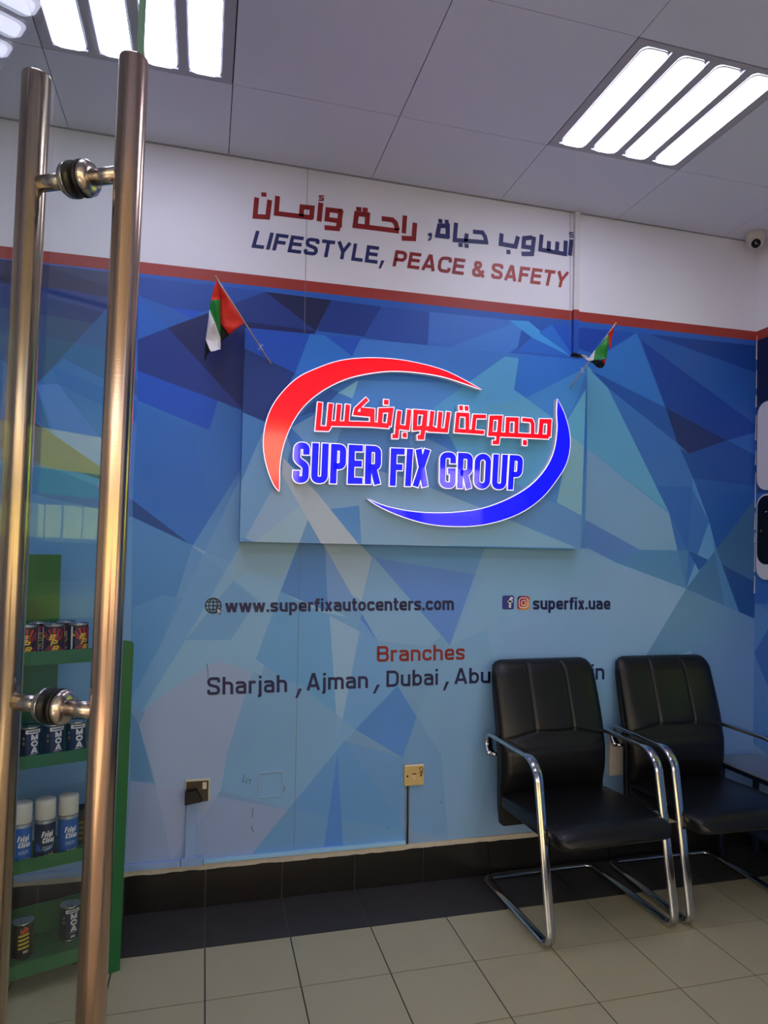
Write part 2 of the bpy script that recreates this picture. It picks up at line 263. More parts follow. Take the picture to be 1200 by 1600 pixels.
# measured layout of the print, the logo and the flags: metres on the wall (x, z)
WALL_SHARDS=[
([(-1.055,2.493),(-0.569,2.493),(-0.566,2.392),(-1.052,2.403)],(48,62,92),1),
([(-1.055,2.493),(-0.924,2.493),(-0.566,2.412),(-0.563,2.265),(-0.761,2.295),(-1.052,2.408)],(38,45,75),0.8),
([(-1.052,2.403),(-0.832,2.406),(-0.662,2.391),(-0.662,2.371),(-0.724,2.286),(-1.050,2.312)],(32,58,120),1),
([(-0.662,2.371),(-0.559,2.413),(-0.555,2.238),(-0.451,2.297),(-0.562,2.240),(-0.680,2.253),(-0.724,2.286)],(35,90,185),1),
([(-0.568,2.488),(-0.071,2.487),(-0.236,2.404),(-0.323,2.376),(-0.446,2.380),(-0.559,2.413)],(36,78,150),1),
([(-1.050,2.312),(-0.724,2.286),(-0.920,2.030),(-1.044,2.119)],(45,75,125),1),
([(-0.920,2.030),(-0.825,2.139),(-0.556,2.013),(-0.557,2.063),(-0.662,2.371),(-0.724,2.286)],(42,92,150),0.9),
([(-0.864,2.104),(-0.555,1.992),(-0.553,1.912),(-0.844,2.039)],(35,100,180),0.9),
([(-0.920,2.030),(-0.844,2.039),(-0.547,1.660),(-0.652,1.643),(-0.838,1.819)],(72,125,200),1),
([(-0.920,2.030),(-0.861,1.842),(-0.907,1.888),(-1.037,1.879),(-1.044,2.119)],(45,100,160),1),
([(-1.038,1.891),(-0.916,1.887),(-0.665,1.717),(-0.582,1.646),(-0.745,1.701),(-1.033,1.739)],(58,70,108),1),
([(-0.559,2.413),(-0.451,2.297),(-0.562,2.238)],(40,100,180),1),
([(-0.562,2.238),(-0.451,2.297),(-0.053,1.954),(-0.559,2.116)],(30,60,130),1),
([(-0.451,2.297),(-0.236,2.404),(-0.071,2.487),(0.021,2.484),(0.142,2.346),(0.124,2.309),(-0.053,1.954),(-0.149,1.992)],(27,40,88),1),
([(-0.446,2.380),(-0.323,2.376),(-0.359,2.346)],(30,85,185),1),
([(-0.236,2.404),(-0.071,2.487),(0.142,2.346),(-0.150,2.355)],(33,58,120),1),
([(-0.240,2.077),(-0.207,2.250),(-0.151,2.361),(-0.142,1.993)],(20,40,100),0.7),
([(-0.559,2.116),(-0.251,2.021),(-0.281,1.899),(-0.556,1.998)],(25,85,182),1),
([(-0.556,1.998),(-0.281,1.899),(-0.251,2.021),(-0.053,1.954),(-0.102,1.837),(-0.336,1.428),(-0.564,1.606)],(48,112,182),1),
([(-0.555,1.987),(-0.348,1.895),(-0.265,1.569),(-0.485,1.562),(-0.549,1.761)],(42,106,182),0.5),
([(-0.563,1.559),(-0.344,1.438),(-0.336,1.428),(-0.436,1.057),(-0.551,0.822)],(72,134,182),1),
([(-0.553,1.183),(-0.440,1.234),(-0.368,1.221),(-0.436,1.057),(-0.551,0.822)],(86,146,186),0.8),
([(-0.564,1.606),(-0.344,1.438),(-0.562,1.539)],(28,75,132),1),
([(-1.035,1.783),(-0.564,1.606),(-0.562,1.539),(-1.030,1.639)],(40,95,165),0.6),
([(-0.071,2.487),(0.205,2.484),(0.142,2.346)],(28,36,72),1),
([(0.205,2.484),(0.423,2.481),(0.349,2.343),(0.145,2.347)],(30,60,126),1),
([(0.423,2.481),(0.641,2.483),(0.635,2.324),(0.349,2.340)],(40,80,155),1),
([(0.641,2.483),(1.077,2.488),(0.612,2.276),(0.554,2.268),(0.635,2.324)],(58,112,185),1),
([(1.077,2.491),(1.119,2.492),(1.136,2.420),(0.915,2.258),(0.676,2.067),(0.612,2.276)],(62,125,192),1),
([(1.090,2.486),(1.136,2.420),(1.064,2.351)],(38,88,162),1),
([(1.119,2.489),(1.236,2.490),(1.171,2.444)],(38,88,165),1),
([(1.020,2.487),(1.119,2.492),(1.337,2.350),(1.136,2.420)],(62,150,208),1),
([(1.136,2.420),(1.337,2.350),(1.064,2.351)],(42,105,185),1),
([(1.236,2.490),(1.363,2.389),(1.347,2.351),(1.171,2.444)],(40,110,190),1),
([(1.236,2.490),(1.335,2.491),(1.380,2.391),(1.347,2.354)],(30,85,175),1),
([(1.335,2.491),(1.531,2.494),(1.447,2.376),(1.380,2.391)],(24,66,150),1),
([(1.531,2.494),(1.751,2.498),(1.567,2.409),(1.448,2.352)],(28,78,160),1),
([(1.687,2.498),(1.842,2.154),(1.442,2.294),(1.424,2.331),(1.532,2.396)],(46,112,180),1),
([(1.421,2.319),(1.532,2.222),(1.878,1.642),(1.428,1.927)],(86,158,188),1),
([(1.428,1.927),(1.878,1.636),(1.990,1.458),(1.720,1.456),(1.426,1.591)],(112,158,186),0.95),
([(1.709,2.466),(1.687,2.498),(1.751,2.498),(2.381,2.367),(2.384,2.100)],(36,84,152),1),
([(1.751,2.498),(2.379,2.504),(2.381,2.367)],(22,62,130),1),
([(1.709,2.466),(2.384,2.100),(2.376,2.061),(2.211,2.012),(1.853,2.149)],(20,62,138),1),
([(1.853,2.149),(2.211,2.012),(1.987,1.932),(1.924,1.978)],(24,46,98),1),
([(1.442,2.294),(1.853,2.149),(1.924,1.978),(1.532,2.222)],(32,82,152),1),
([(2.211,2.012),(2.376,2.061),(2.385,1.945)],(40,92,162),1),
([(1.987,1.932),(2.211,2.012),(2.385,1.945),(2.387,1.792),(2.014,1.814),(1.932,1.960)],(25,74,142),1),
([(1.532,2.222),(1.924,1.978),(2.014,1.814),(2.008,1.766),(2.110,1.603),(1.981,1.271),(1.878,1.642)],(52,108,172),1),
([(2.014,1.814),(2.387,1.792),(2.388,1.724),(2.153,1.468),(2.110,1.603)],(34,86,154),1),
([(1.804,1.764),(2.011,1.773),(1.990,1.458)],(42,98,168),1),
([(1.990,1.458),(1.981,1.271),(1.589,1.393),(1.720,1.456)],(68,125,168),0.8),
([(2.109,1.413),(2.054,1.359),(1.990,1.458)],(36,86,150),1),
([(2.153,1.468),(2.384,1.724),(2.388,1.305),(2.176,1.398)],(52,98,138),1),
([(2.176,1.398),(2.392,1.305),(2.394,1.121),(2.294,1.144)],(30,74,128),1),
([(1.981,1.271),(2.153,1.468),(2.294,1.144)],(62,112,152),1),
([(2.008,1.766),(2.126,1.524),(2.237,1.065),(2.321,1.096),(2.157,1.461)],(70,128,172),0.7),
([(2.379,1.125),(2.394,1.125),(2.407,-0.039),(2.101,-0.010),(2.014,0.968)],(90,128,166),1),
([(1.981,1.271),(2.379,1.125),(2.014,0.968),(1.728,0.903)],(86,132,164),1),
([(1.426,1.591),(1.720,1.456),(1.589,1.393),(1.402,1.456)],(78,124,180),1),
([(1.381,1.292),(1.589,1.393),(1.981,1.271),(1.728,0.903),(1.003,0.864),(0.937,1.080)],(118,160,190),1),
([(-0.344,1.438),(0.130,1.222),(0.309,1.141),(-0.054,1.214)],(150,190,200),0.45),
([(-0.102,1.837),(0.043,1.793),(-0.351,1.056),(-0.510,0.778),(-0.551,0.817),(-0.436,1.057)],(100,156,192),0.85),
([(0.043,1.793),(0.098,1.459),(0.024,1.235),(-0.070,0.817),(-0.510,0.778),(-0.351,1.056)],(122,170,190),0.85),
([(-0.171,1.294),(-0.072,1.214),(-0.177,1.053),(-0.351,1.056)],(92,148,186),0.7),
([(-0.152,1.453),(0.098,1.459),(0.022,1.301),(-0.113,1.331),(-0.171,1.294)],(128,165,170),0.5),
([(0.123,1.542),(0.201,1.445),(0.218,1.168),(0.018,1.248)],(72,128,180),1),
([(0.201,1.445),(0.326,1.222),(0.218,1.168)],(104,148,190),1),
([(0.145,1.529),(0.267,1.533),(0.406,1.397),(0.363,1.211),(0.320,1.236)],(150,178,182),0.8),
([(0.412,1.397),(0.923,1.323),(0.765,1.017),(0.725,1.060)],(84,132,190),1),
([(0.412,1.397),(0.725,1.060),(0.667,1.013),(0.436,1.041),(0.326,1.222),(0.363,1.211)],(118,165,190),0.7),
([(0.921,1.446),(1.445,1.457),(1.589,1.393),(1.381,1.292),(0.928,1.080),(0.765,1.017)],(122,168,190),0.7),
([(0.018,1.248),(0.357,1.081),(0.293,0.723),(0.126,0.823),(-0.074,0.973)],(90,152,188),0.9),
([(0.364,1.157),(0.436,1.041),(0.349,1.089)],(70,122,182),1),
([(0.356,1.140),(0.436,1.041),(0.537,0.844),(0.293,0.616),(0.273,0.630)],(98,152,192),0.9),
([(0.226,1.149),(0.357,1.081),(0.293,0.723),(0.273,0.630)],(132,172,190),0.9),
([(0.529,0.847),(0.618,0.709),(0.558,0.536),(0.347,0.667)],(72,128,182),1),
([(0.618,0.709),(0.983,1.447),(1.062,1.035),(0.893,0.133),(0.510,0.250)],(112,158,186),0.5),
([(0.618,0.709),(0.558,0.536),(0.510,0.250),(0.773,0.172),(0.736,0.536)],(98,142,176),0.8),
([(-0.489,0.790),(-0.383,0.874),(-0.226,0.972),(-0.085,0.922),(-0.179,0.603),(-0.200,0.450),(-0.382,0.188),(-0.458,0.526),(-0.518,0.729)],(134,160,182),1),
([(-0.550,0.785),(-0.518,0.729),(-0.457,0.501),(-0.543,0.512)],(84,134,168),1),
([(-0.540,0.512),(0.071,0.352),(-0.093,0.159),(-0.554,0.168)],(138,155,178),0.55),
([(-0.085,0.922),(0.112,0.863),(0.347,0.667),(0.071,0.352),(-0.200,0.450),(-0.179,0.603)],(108,156,184),0.85),
([(0.303,0.623),(0.573,0.239),(0.598,0.146),(-0.093,0.159),(0.071,0.352)],(90,142,178),0.9),
([(0.303,0.623),(0.558,0.536),(0.553,0.230),(0.071,0.352)],(84,138,182),0.7),
([(0.272,0.574),(0.221,0.155),(0.308,0.146)],(72,124,182),1),
([(0.428,0.636),(0.588,0.628),(0.558,0.536)],(74,128,184),1),
([(-2.350,2.123),(-1.050,2.312),(-1.021,1.304),(-1.823,1.736)],(40,95,170),0.9),
([(-2.675,2.492),(-1.264,2.430),(-1.631,1.522)],(30,60,120),0.8),
([(-2.277,0.057),(-1.431,1.300),(-0.994,0.354)],(110,150,180),0.8)]
PANEL_SHARDS=[
([(-0.171,2.340),(1.429,2.334),(1.401,1.977),(-0.162,1.980)],(58,122,190),0.9),
([(-0.171,2.340),(0.115,2.331),(0.051,2.145),(-0.168,2.234)],(27,80,170),1),
([(0.115,2.331),(0.149,2.326),(0.297,2.226),(0.075,2.116),(0.051,2.145)],(44,115,188),1),
([(0.149,2.326),(0.325,2.320),(0.286,2.236)],(32,86,176),1),
([(-0.168,2.234),(0.051,2.145),(-0.058,1.935),(-0.162,1.972)],(27,58,118),1),
([(0.051,2.145),(0.155,2.096),(-0.055,1.832),(-0.058,1.935)],(38,100,175),1),
([(-0.162,1.972),(-0.058,1.935),(-0.097,1.778),(-0.160,1.672)],(66,128,182),1),
([(-0.058,1.935),(0.015,1.909),(0.042,1.838),(0.007,1.685),(-0.132,1.466),(-0.155,1.465),(-0.160,1.672)],(104,158,192),1),
([(-0.132,1.466),(0.006,1.737),(0.087,1.604),(-0.097,1.451)],(134,172,192),1),
([(0.087,1.604),(0.119,1.553),(0.083,1.447),(-0.097,1.451)],(140,180,188),1),
([(0.119,1.553),(0.177,1.449),(0.083,1.447)],(96,146,182),1),
([(0.230,2.078),(0.316,2.139),(0.293,2.059)],(118,182,196),1),
([(0.109,2.015),(0.197,2.091),(0.235,2.084),(0.170,2.004),(0.078,1.971)],(42,92,158),1),
([(0.235,2.078),(0.293,2.059),(0.266,1.904),(0.157,2.003)],(68,128,186),1),
([(0.316,2.139),(0.891,2.170),(0.642,2.039),(0.429,2.023),(0.277,2.012)],(74,138,196),1),
([(0.040,1.921),(0.170,2.004),(0.278,1.985),(0.204,1.802),(0.121,1.842)],(104,158,192),0.9),
([(0.277,2.012),(0.542,2.004),(0.616,1.871),(0.547,1.736),(0.204,1.802)],(78,134,184),1),
([(0.204,1.802),(0.547,1.736),(0.634,1.704),(0.327,1.613),(0.114,1.579),(0.006,1.731)],(124,168,192),0.9),
([(0.010,1.797),(0.154,1.657),(0.333,1.450),(0.177,1.447),(0.079,1.612),(0.006,1.731)],(164,186,188),1),
([(0.326,1.667),(0.634,1.704),(0.893,1.617),(0.726,1.448),(0.344,1.445)],(124,168,190),1),
([(0.543,1.944),(0.768,1.855),(1.179,1.679),(1.407,1.588),(1.410,1.453),(1.344,1.458),(1.022,1.576),(0.893,1.617),(0.547,1.736)],(90,140,184),1),
([(0.768,1.855),(0.656,2.040),(1.014,2.181),(1.224,2.038),(1.272,1.910),(1.179,1.679)],(86,158,186),1),
([(0.978,2.301),(1.046,2.298),(1.024,2.156),(1.077,2.123),(0.715,2.016),(0.642,2.042)],(80,158,196),1),
([(1.046,2.310),(1.395,2.343),(1.396,2.296),(1.083,2.123),(1.024,2.156)],(46,114,190),1),
([(1.083,2.123),(1.396,2.296),(1.286,2.013),(1.224,2.038)],(62,134,190),1),
([(1.397,2.213),(1.286,2.028),(1.306,1.968),(1.402,1.912)],(90,168,190),1),
([(1.306,1.968),(1.402,1.912),(1.407,1.588),(1.244,1.661)],(118,172,180),1),
([(0.893,1.617),(1.344,1.458),(0.726,1.456)],(118,168,188),1)]
HEADER_STROKES=[
('R',[(-0.116,2.873),(-0.121,2.794),(-0.070,2.798),(-0.063,2.871)],0.0199),
('R',[(-0.031,2.892),(-0.035,2.819),(0.115,2.823)],0.0199),
('R',[(0.068,2.821),(0.071,2.863),(0.114,2.865),(0.111,2.817)],0.0199),
('R',[(0.150,2.892),(0.144,2.812)],0.0211),
('R',[(0.232,2.799),(0.234,2.869),(0.180,2.867),(0.177,2.826),(0.232,2.826)],0.0198),
('R',[(0.238,2.874),(0.225,2.792),(0.168,2.789)],0.0198),
('R',[(0.163,2.923),(0.144,2.920),(0.146,2.912),(0.160,2.912),(0.159,2.904),(0.140,2.902)],0.0055),
('R',[(-0.098,2.889),(-0.077,2.891)],0.0164),
('R',[(0.303,2.889),(0.325,2.891)],0.0175),
('R',[(0.331,2.890),(0.353,2.892)],0.0175),
('R',[(0.351,2.818),(0.353,2.871),(0.305,2.869),(0.299,2.816),(0.494,2.820)],0.0211),
('R',[(0.416,2.864),(0.464,2.865),(0.478,2.854),(0.488,2.823)],0.0211),
('R',[(0.520,2.892),(0.516,2.814)],0.0198),
('R',[(0.566,2.867),(0.562,2.796),(0.507,2.791)],0.0211),
('B',[(0.719,2.820),(0.718,2.876),(0.678,2.870),(0.670,2.826),(0.724,2.827)],0.0198),
('B',[(0.757,2.895),(0.752,2.817),(0.912,2.828)],0.0187),
('B',[(0.809,2.854),(0.804,2.817)],0.0187),
('B',[(0.839,2.867),(0.884,2.869),(0.897,2.852),(0.904,2.824)],0.0187),
('B',[(0.977,2.878),(0.974,2.830),(1.047,2.828),(1.058,2.876)],0.0198),
('B',[(1.129,2.881),(1.089,2.872),(1.086,2.833),(1.143,2.833)],0.0198),
('B',[(1.139,2.886),(1.130,2.805),(1.078,2.798)],0.0198),
('B',[(1.177,2.901),(1.171,2.831),(1.299,2.827),(1.299,2.867)],0.0187),
('B',[(1.215,2.876),(1.213,2.829)],0.0198),
('B',[(1.258,2.879),(1.255,2.826)],0.0198),
('B',[(1.301,2.890),(1.299,2.827)],0.0198),
('B',[(1.330,2.899),(1.323,2.823)],0.0198),
('B',[(0.674,2.891),(0.692,2.892)],0.0182),
('B',[(0.704,2.892),(0.722,2.894)],0.0172),
('B',[(0.770,2.798),(0.789,2.799)],0.0171),
('B',[(0.800,2.798),(0.818,2.799)],0.0181),
('B',[(1.003,2.798),(1.022,2.799)],0.0182),
('B',[(1.340,2.933),(1.321,2.931),(1.321,2.922),(1.338,2.922),(1.338,2.912),(1.319,2.911)],0.0050),
('B',[(0.634,2.831),(0.639,2.819)],0.0171),
('B',[(0.641,2.823),(0.640,2.809),(0.630,2.798)],0.0078)]
LOGO_STROKES=[
([(0.152,2.026),(0.145,1.920),(0.184,1.921),(0.189,1.929),(0.196,2.025)],0.0200),
([(0.190,1.943),(0.367,1.951),(0.443,1.950)],0.0208),
([(0.231,2.025),(0.225,1.941)],0.0187),
([(0.267,2.026),(0.262,1.943)],0.0196),
([(0.348,2.056),(0.303,2.010),(0.299,1.992),(0.370,1.990)],0.0169),
([(0.320,2.009),(0.371,2.008),(0.372,1.955)],0.0196),
([(0.404,1.948),(0.407,2.012),(0.451,2.017),(0.443,1.950)],0.0205),
([(0.430,2.059),(0.430,2.038)],0.0204),
([(0.488,2.017),(0.481,1.949),(0.524,1.946),(0.531,2.025)],0.0196),
([(0.482,1.956),(0.477,1.908),(0.459,1.907)],0.0178),
([(0.513,1.926),(0.513,1.905)],0.0187),
([(0.557,1.947),(0.559,2.017),(0.603,2.017),(0.599,1.953),(0.557,1.947)],0.0196),
([(0.601,2.002),(0.590,1.911),(0.570,1.910)],0.0198),
([(0.597,1.950),(0.647,1.951)],0.0196),
([(0.615,1.946),(0.697,1.947),(0.707,2.028)],0.0187),
([(0.634,2.026),(0.627,1.952)],0.0189),
([(0.670,2.026),(0.665,1.950)],0.0188),
([(0.794,1.956),(0.793,2.021),(0.750,2.020),(0.744,1.950),(0.872,1.950)],0.0177),
([(0.755,2.048),(0.772,2.050)],0.0209),
([(0.780,2.048),(0.797,2.050)],0.0208),
([(0.880,2.020),(0.827,2.017),(0.821,1.955)],0.0178),
([(0.947,2.020),(0.906,2.017),(0.901,1.946),(0.942,1.947),(0.947,2.020)],0.0198),
([(0.948,2.013),(0.935,1.910),(0.913,1.909)],0.0177),
([(0.938,1.946),(1.182,1.951)],0.0198),
([(0.981,1.949),(0.983,2.015),(1.025,2.017),(1.024,1.951)],0.0199),
([(1.052,2.019),(1.095,2.018),(1.103,2.004),(1.103,1.956)],0.0178),
([(1.067,1.929),(1.066,1.906)],0.0198),
([(1.141,1.954),(1.146,2.018),(1.185,2.020),(1.182,1.951)],0.0210)]
RED_CRESCENT=[(0.856,2.137),(0.695,2.201),(0.556,2.226),(0.441,2.232),(0.328,2.224),(0.224,2.202),(0.136,2.164),(0.061,2.120),(0.001,2.058),(-0.044,1.986),(-0.067,1.904),(-0.070,1.830),(-0.056,1.756),(-0.030,1.689),(-0.006,1.657),(-0.006,1.709),(-0.005,1.771),(0.008,1.847),(0.041,1.936),(0.091,2.013),(0.163,2.078),(0.252,2.130),(0.343,2.161),(0.449,2.182),(0.557,2.186),(0.668,2.179),(0.767,2.159)]
BLUE_CRESCENT=[(1.223,2.122),(1.258,2.059),(1.282,1.986),(1.288,1.910),(1.269,1.832),(1.224,1.760),(1.157,1.681),(1.068,1.616),(0.965,1.572),(0.850,1.545),(0.736,1.538),(0.625,1.545),(0.515,1.571),(0.421,1.606),(0.358,1.640),(0.434,1.613),(0.542,1.595),(0.652,1.591),(0.763,1.599),(0.877,1.620),(0.993,1.665),(1.096,1.727),(1.170,1.806),(1.211,1.891),(1.225,1.990),(1.221,2.059)]
TEXTS=[
('LIFESTYLE','B','header',[(-0.133,2.663),(0.400,2.664),(-0.116,2.735),(0.409,2.740)]),
(',','B','header',[(0.410,2.667),(0.430,2.666),(0.413,2.686),(0.436,2.687)]),
('PEACE','R','header',[(0.468,2.663),(0.796,2.665),(0.481,2.735),(0.807,2.738)]),
('&','R2','header',[(0.836,2.665),(0.898,2.666),(0.841,2.737),(0.897,2.737)]),
('SAFETY','R2','header',[(0.929,2.667),(1.302,2.668),(0.934,2.738),(1.321,2.744)]),
('www.superfixautocenters.com','N','web',[(-0.200,1.165),(0.780,1.171),(-0.202,1.217),(0.779,1.230)]),
('superfix.uae','N','web',[(1.163,1.172),(1.563,1.171),(1.162,1.229),(1.562,1.229)]),
('Branches','R','branch',[(0.435,0.951),(0.835,0.952),(0.434,1.018),(0.834,1.020)]),
('Sharjah','N','branch',[(-0.263,0.834),(0.056,0.836),(-0.264,0.905),(0.054,0.906)]),
(',','N','branch',[(0.094,0.832),(0.115,0.832),(0.093,0.853),(0.115,0.853)]),
('Ajman','N','branch',[(0.136,0.839),(0.398,0.841),(0.135,0.910),(0.397,0.911)]),
(',','N','branch',[(0.424,0.838),(0.449,0.838),(0.423,0.859),(0.449,0.859)]),
('Dubai','N','branch',[(0.479,0.842),(0.712,0.844),(0.478,0.912),(0.711,0.914)]),
(',','N','branch',[(0.740,0.841),(0.762,0.841),(0.740,0.860),(0.762,0.860)]),
('Abu Dhabi , Al Ain','N','branch',[(0.789,0.845),(1.536,0.844),(0.788,0.914),(1.535,0.917)])]
LOGO_TEXTS=[
('SUPER',[(0.047,1.693),(0.413,1.703),(0.051,1.858),(0.413,1.863)]),
('FIX',[(0.452,1.699),(0.618,1.702),(0.454,1.857),(0.629,1.861)]),
('GROUP',[(0.672,1.700),(1.051,1.707),(0.672,1.854),(1.060,1.860)])]
GLOBE_C=(-0.248, 1.192); GLOBE_T=(-0.248, 1.222); FB=[(1.011, 1.173), (1.068, 1.236)]; IG=[(1.085, 1.171), (1.146, 1.234)]
F1_STICK=[(-0.272,-0.200,2.449),(-0.047,-0.068,2.172)]
F1_RED_A=[(-0.270,-0.195,2.439),(-0.264,-0.193,2.435),(-0.252,-0.165,2.374),(-0.270,-0.195,2.365),(-0.289,-0.175,2.365)]
F1_GREEN=[(-0.289,-0.175,2.365),(-0.270,-0.195,2.365),(-0.252,-0.165,2.374),(-0.248,-0.150,2.235),(-0.273,-0.190,2.283),(-0.292,-0.170,2.331)]
F1_WHITE=[(-0.292,-0.170,2.331),(-0.273,-0.190,2.283),(-0.248,-0.150,2.235),(-0.247,-0.150,2.191),(-0.265,-0.180,2.176),(-0.284,-0.170,2.173),(-0.303,-0.155,2.219)]
F1_BLACK_A=[(-0.304,-0.150,2.221),(-0.284,-0.160,2.177),(-0.296,-0.150,2.164),(-0.306,-0.140,2.140)]
F1_RED_B=[(-0.269,-0.190,2.439),(-0.214,-0.168,2.372),(-0.159,-0.135,2.307),(-0.188,-0.140,2.279),(-0.216,-0.125,2.254),(-0.249,-0.140,2.292),(-0.253,-0.155,2.377)]
F1_BLACK_B=[(-0.249,-0.135,2.293),(-0.216,-0.120,2.256),(-0.232,-0.120,2.241),(-0.247,-0.125,2.222)]
F2_STICK=[(1.444,-0.200,2.455),(1.296,-0.068,2.183)]
F2_RED_A=[(1.442,-0.200,2.449),(1.442,-0.190,2.427),(1.443,-0.160,2.350),(1.430,-0.170,2.359),(1.423,-0.180,2.409),(1.413,-0.185,2.407)]
F2_GREEN=[(1.419,-0.185,2.406),(1.418,-0.190,2.369),(1.419,-0.170,2.304),(1.367,-0.200,2.288),(1.358,-0.165,2.293),(1.366,-0.160,2.339)]
F2_WHITE_A=[(1.366,-0.160,2.339),(1.359,-0.165,2.293),(1.352,-0.150,2.292),(1.348,-0.140,2.295),(1.350,-0.140,2.305)]
F2_BLACK_A=[(1.351,-0.140,2.294),(1.363,-0.170,2.292),(1.402,-0.160,2.297),(1.422,-0.150,2.280),(1.417,-0.140,2.269),(1.406,-0.130,2.270),(1.389,-0.120,2.284)]
F2_RED_B=[(1.399,-0.160,2.298),(1.421,-0.165,2.306),(1.423,-0.150,2.280)]
F2_BLACK_B=[(1.279,-0.100,2.319),(1.278,-0.110,2.329),(1.281,-0.120,2.332),(1.299,-0.125,2.328),(1.321,-0.120,2.327),(1.332,-0.125,2.311),(1.308,-0.110,2.314),(1.291,-0.100,2.319)]
F2_WHITE_B=[(1.321,-0.120,2.327),(1.335,-0.140,2.316),(1.350,-0.140,2.308),(1.347,-0.140,2.294),(1.341,-0.130,2.301),(1.332,-0.125,2.311)]
PANEL=([(-0.154, 1.452), (1.367, 1.452)],[(-0.153, 2.311), (1.386, 2.321)])
# ------------------------------------------------------------------ mural print (flat art): a base gradient cut by flat shards
def clip(poly, a, b, keep):
    out = []; n = len(poly)
    def s(p): return ((b[0]-a[0])*(p[1]-a[1])-(b[1]-a[1])*(p[0]-a[0]))*keep
    for i in range(n):
        p, q = poly[i], poly[(i+1) % n]; sp, sq = s(p), s(q)
        if sp >= 0: out.append(p)
        if (sp > 0 and sq < 0) or (sp < 0 and sq > 0):
            t = sp/(sp-sq); out.append((p[0]+(q[0]-p[0])*t, p[1]+(q[1]-p[1])*t))
    return out
def area(p): return abs(sum(p[i][0]*p[(i+1) % len(p)][1]-p[(i+1) % len(p)][0]*p[i][1] for i in range(len(p))))/2
def cut_cells(cells, shards):
    for pts, rgb, al in shards:
        tris = tessellate_polygon([[Vector((x, z, 0)) for x, z in pts]])
        for t in tris:
            tri = [tuple(pts[i]) for i in t]
            sg = (tri[1][0]-tri[0][0])*(tri[2][1]-tri[0][1])-(tri[1][1]-tri[0][1])*(tri[2][0]-tri[0][0])
            if abs(sg) < 1e-7: continue
            if sg < 0: tri = tri[::-1]
            bx0, bx1 = min(p[0] for p in tri), max(p[0] for p in tri); bz0, bz1 = min(p[1] for p in tri), max(p[1] for p in tri)
            new = []
            for c in cells:
                P = c[0]
                if max(p[0] for p in P) <= bx0 or min(p[0] for p in P) >= bx1 or max(p[1] for p in P) <= bz0 or min(p[1] for p in P) >= bz1:
                    new.append(c); continue
                ins = P; rest = []
                for i in range(3):
                    a, b = tri[i], tri[(i+1) % 3]
                    o_ = clip(ins, a, b, -1); ins = clip(ins, a, b, 1)
                    if len(o_) > 2 and area(o_) > 1e-8: rest.append(o_)
                    if len(ins) < 3: break
                if len(ins) > 2 and area(ins) > 1e-8:
                    for r_ in rest: new.append((r_, c[1], c[2]))
                    A = al*c[3] if len(c) > 3 else al
                    new.append((ins, c[1]*(1-al), tuple(c[2][k]*(1-al)+rgb[k]*al for k in range(3))))
                else: new.append(c)
            cells = new
    return cells
# light falling on the print in the photograph, divided out of the colours read from it to get the ink colour
def illum(z): return ILL0+(ILL1-ILL0)*max(0, min(1, z/3))
ILL0, ILL1 = .67, .75
def ink(rgb, z):
    e = illum(z); r_, g_, b_ = lin(rgb); return (min(.9, r_/e), min(.9, g_*.93/e), min(.9, b_*1.06/e))
GRAD = [(0.0, (112,142,168)), (.6, (104,146,174)), (1.0, (108,156,184)), (1.5, (84,144,190)), (2.0, (48,112,184)), (2.6, (34,84,160)), (3.1, (34,84,160))]
def mural_mat():
    m = bpy.data.materials.new('mural_print'); m.use_nodes = True; t = m.node_tree; p = t.nodes['Principled BSDF']
    tc = t.nodes.new('ShaderNodeTexCoord'); sp = t.nodes.new('ShaderNodeSeparateXYZ'); t.links.new(tc.outputs['Object'], sp.inputs[0])
    dv = t.nodes.new('ShaderNodeMath'); dv.operation = 'DIVIDE'; dv.inputs[1].default_value = 3.1; t.links.new(sp.outputs[2], dv.inputs[0])
    cr = t.nodes.new('ShaderNodeValToRGB'); el = cr.color_ramp.elements
    for i, (z, c) in enumerate(GRAD):
        e = el[i] if i < 2 else el.new(z/3.1)
        e.position = z/3.1; e.color = (*ink(c, z), 1)
    t.links.new(dv.outputs[0], cr.inputs[0])
    am = t.nodes.new('ShaderNodeAttribute'); am.attribute_name = 'mul'; aa = t.nodes.new('ShaderNodeAttribute'); aa.attribute_name = 'add'
    vm = t.nodes.new('ShaderNodeVectorMath'); vm.operation = 'MULTIPLY_ADD'
    t.links.new(cr.outputs[0], vm.inputs[0]); t.links.new(am.outputs['Vector'], vm.inputs[1]); t.links.new(aa.outputs['Vector'], vm.inputs[2])
    # soft cloudy variation of the print
    no = t.nodes.new('ShaderNodeTexNoise'); no.inputs['Scale'].default_value = 2.2; no.inputs['Detail'].default_value = 2
    t.links.new(tc.outputs['Object'], no.inputs['Vector'])
    mr = t.nodes.new('ShaderNodeMapRange'); mr.inputs[3].default_value = .90; mr.inputs[4].default_value = 1.10
    t.links.new(no.outputs['Fac'], mr.inputs[0])
    v2 = t.nodes.new('ShaderNodeVectorMath'); v2.operation = 'SCALE'; t.links.new(vm.outputs[0], v2.inputs[0]); t.links.new(mr.outputs[0], v2.inputs['Scale'])
    t.links.new(v2.outputs[0], p.inputs['Base Color'])
    p.inputs['Roughness'].default_value = .42; p.inputs['Specular IOR Level'].default_value = .35
    n2 = t.nodes.new('ShaderNodeTexNoise'); n2.inputs['Scale'].default_value = 90; n2.inputs['Detail'].default_value = 3
    t.links.new(tc.outputs['Object'], n2.inputs['Vector'])
    b = t.nodes.new('ShaderNodeBump'); b.inputs['Strength'].default_value = .18; b.inputs['Distance'].default_value = .002
    t.links.new(n2.outputs['Fac'], b.inputs['Height']); t.links.new(b.outputs[0], p.inputs['Normal'])
    return m
MURAL = mural_mat()
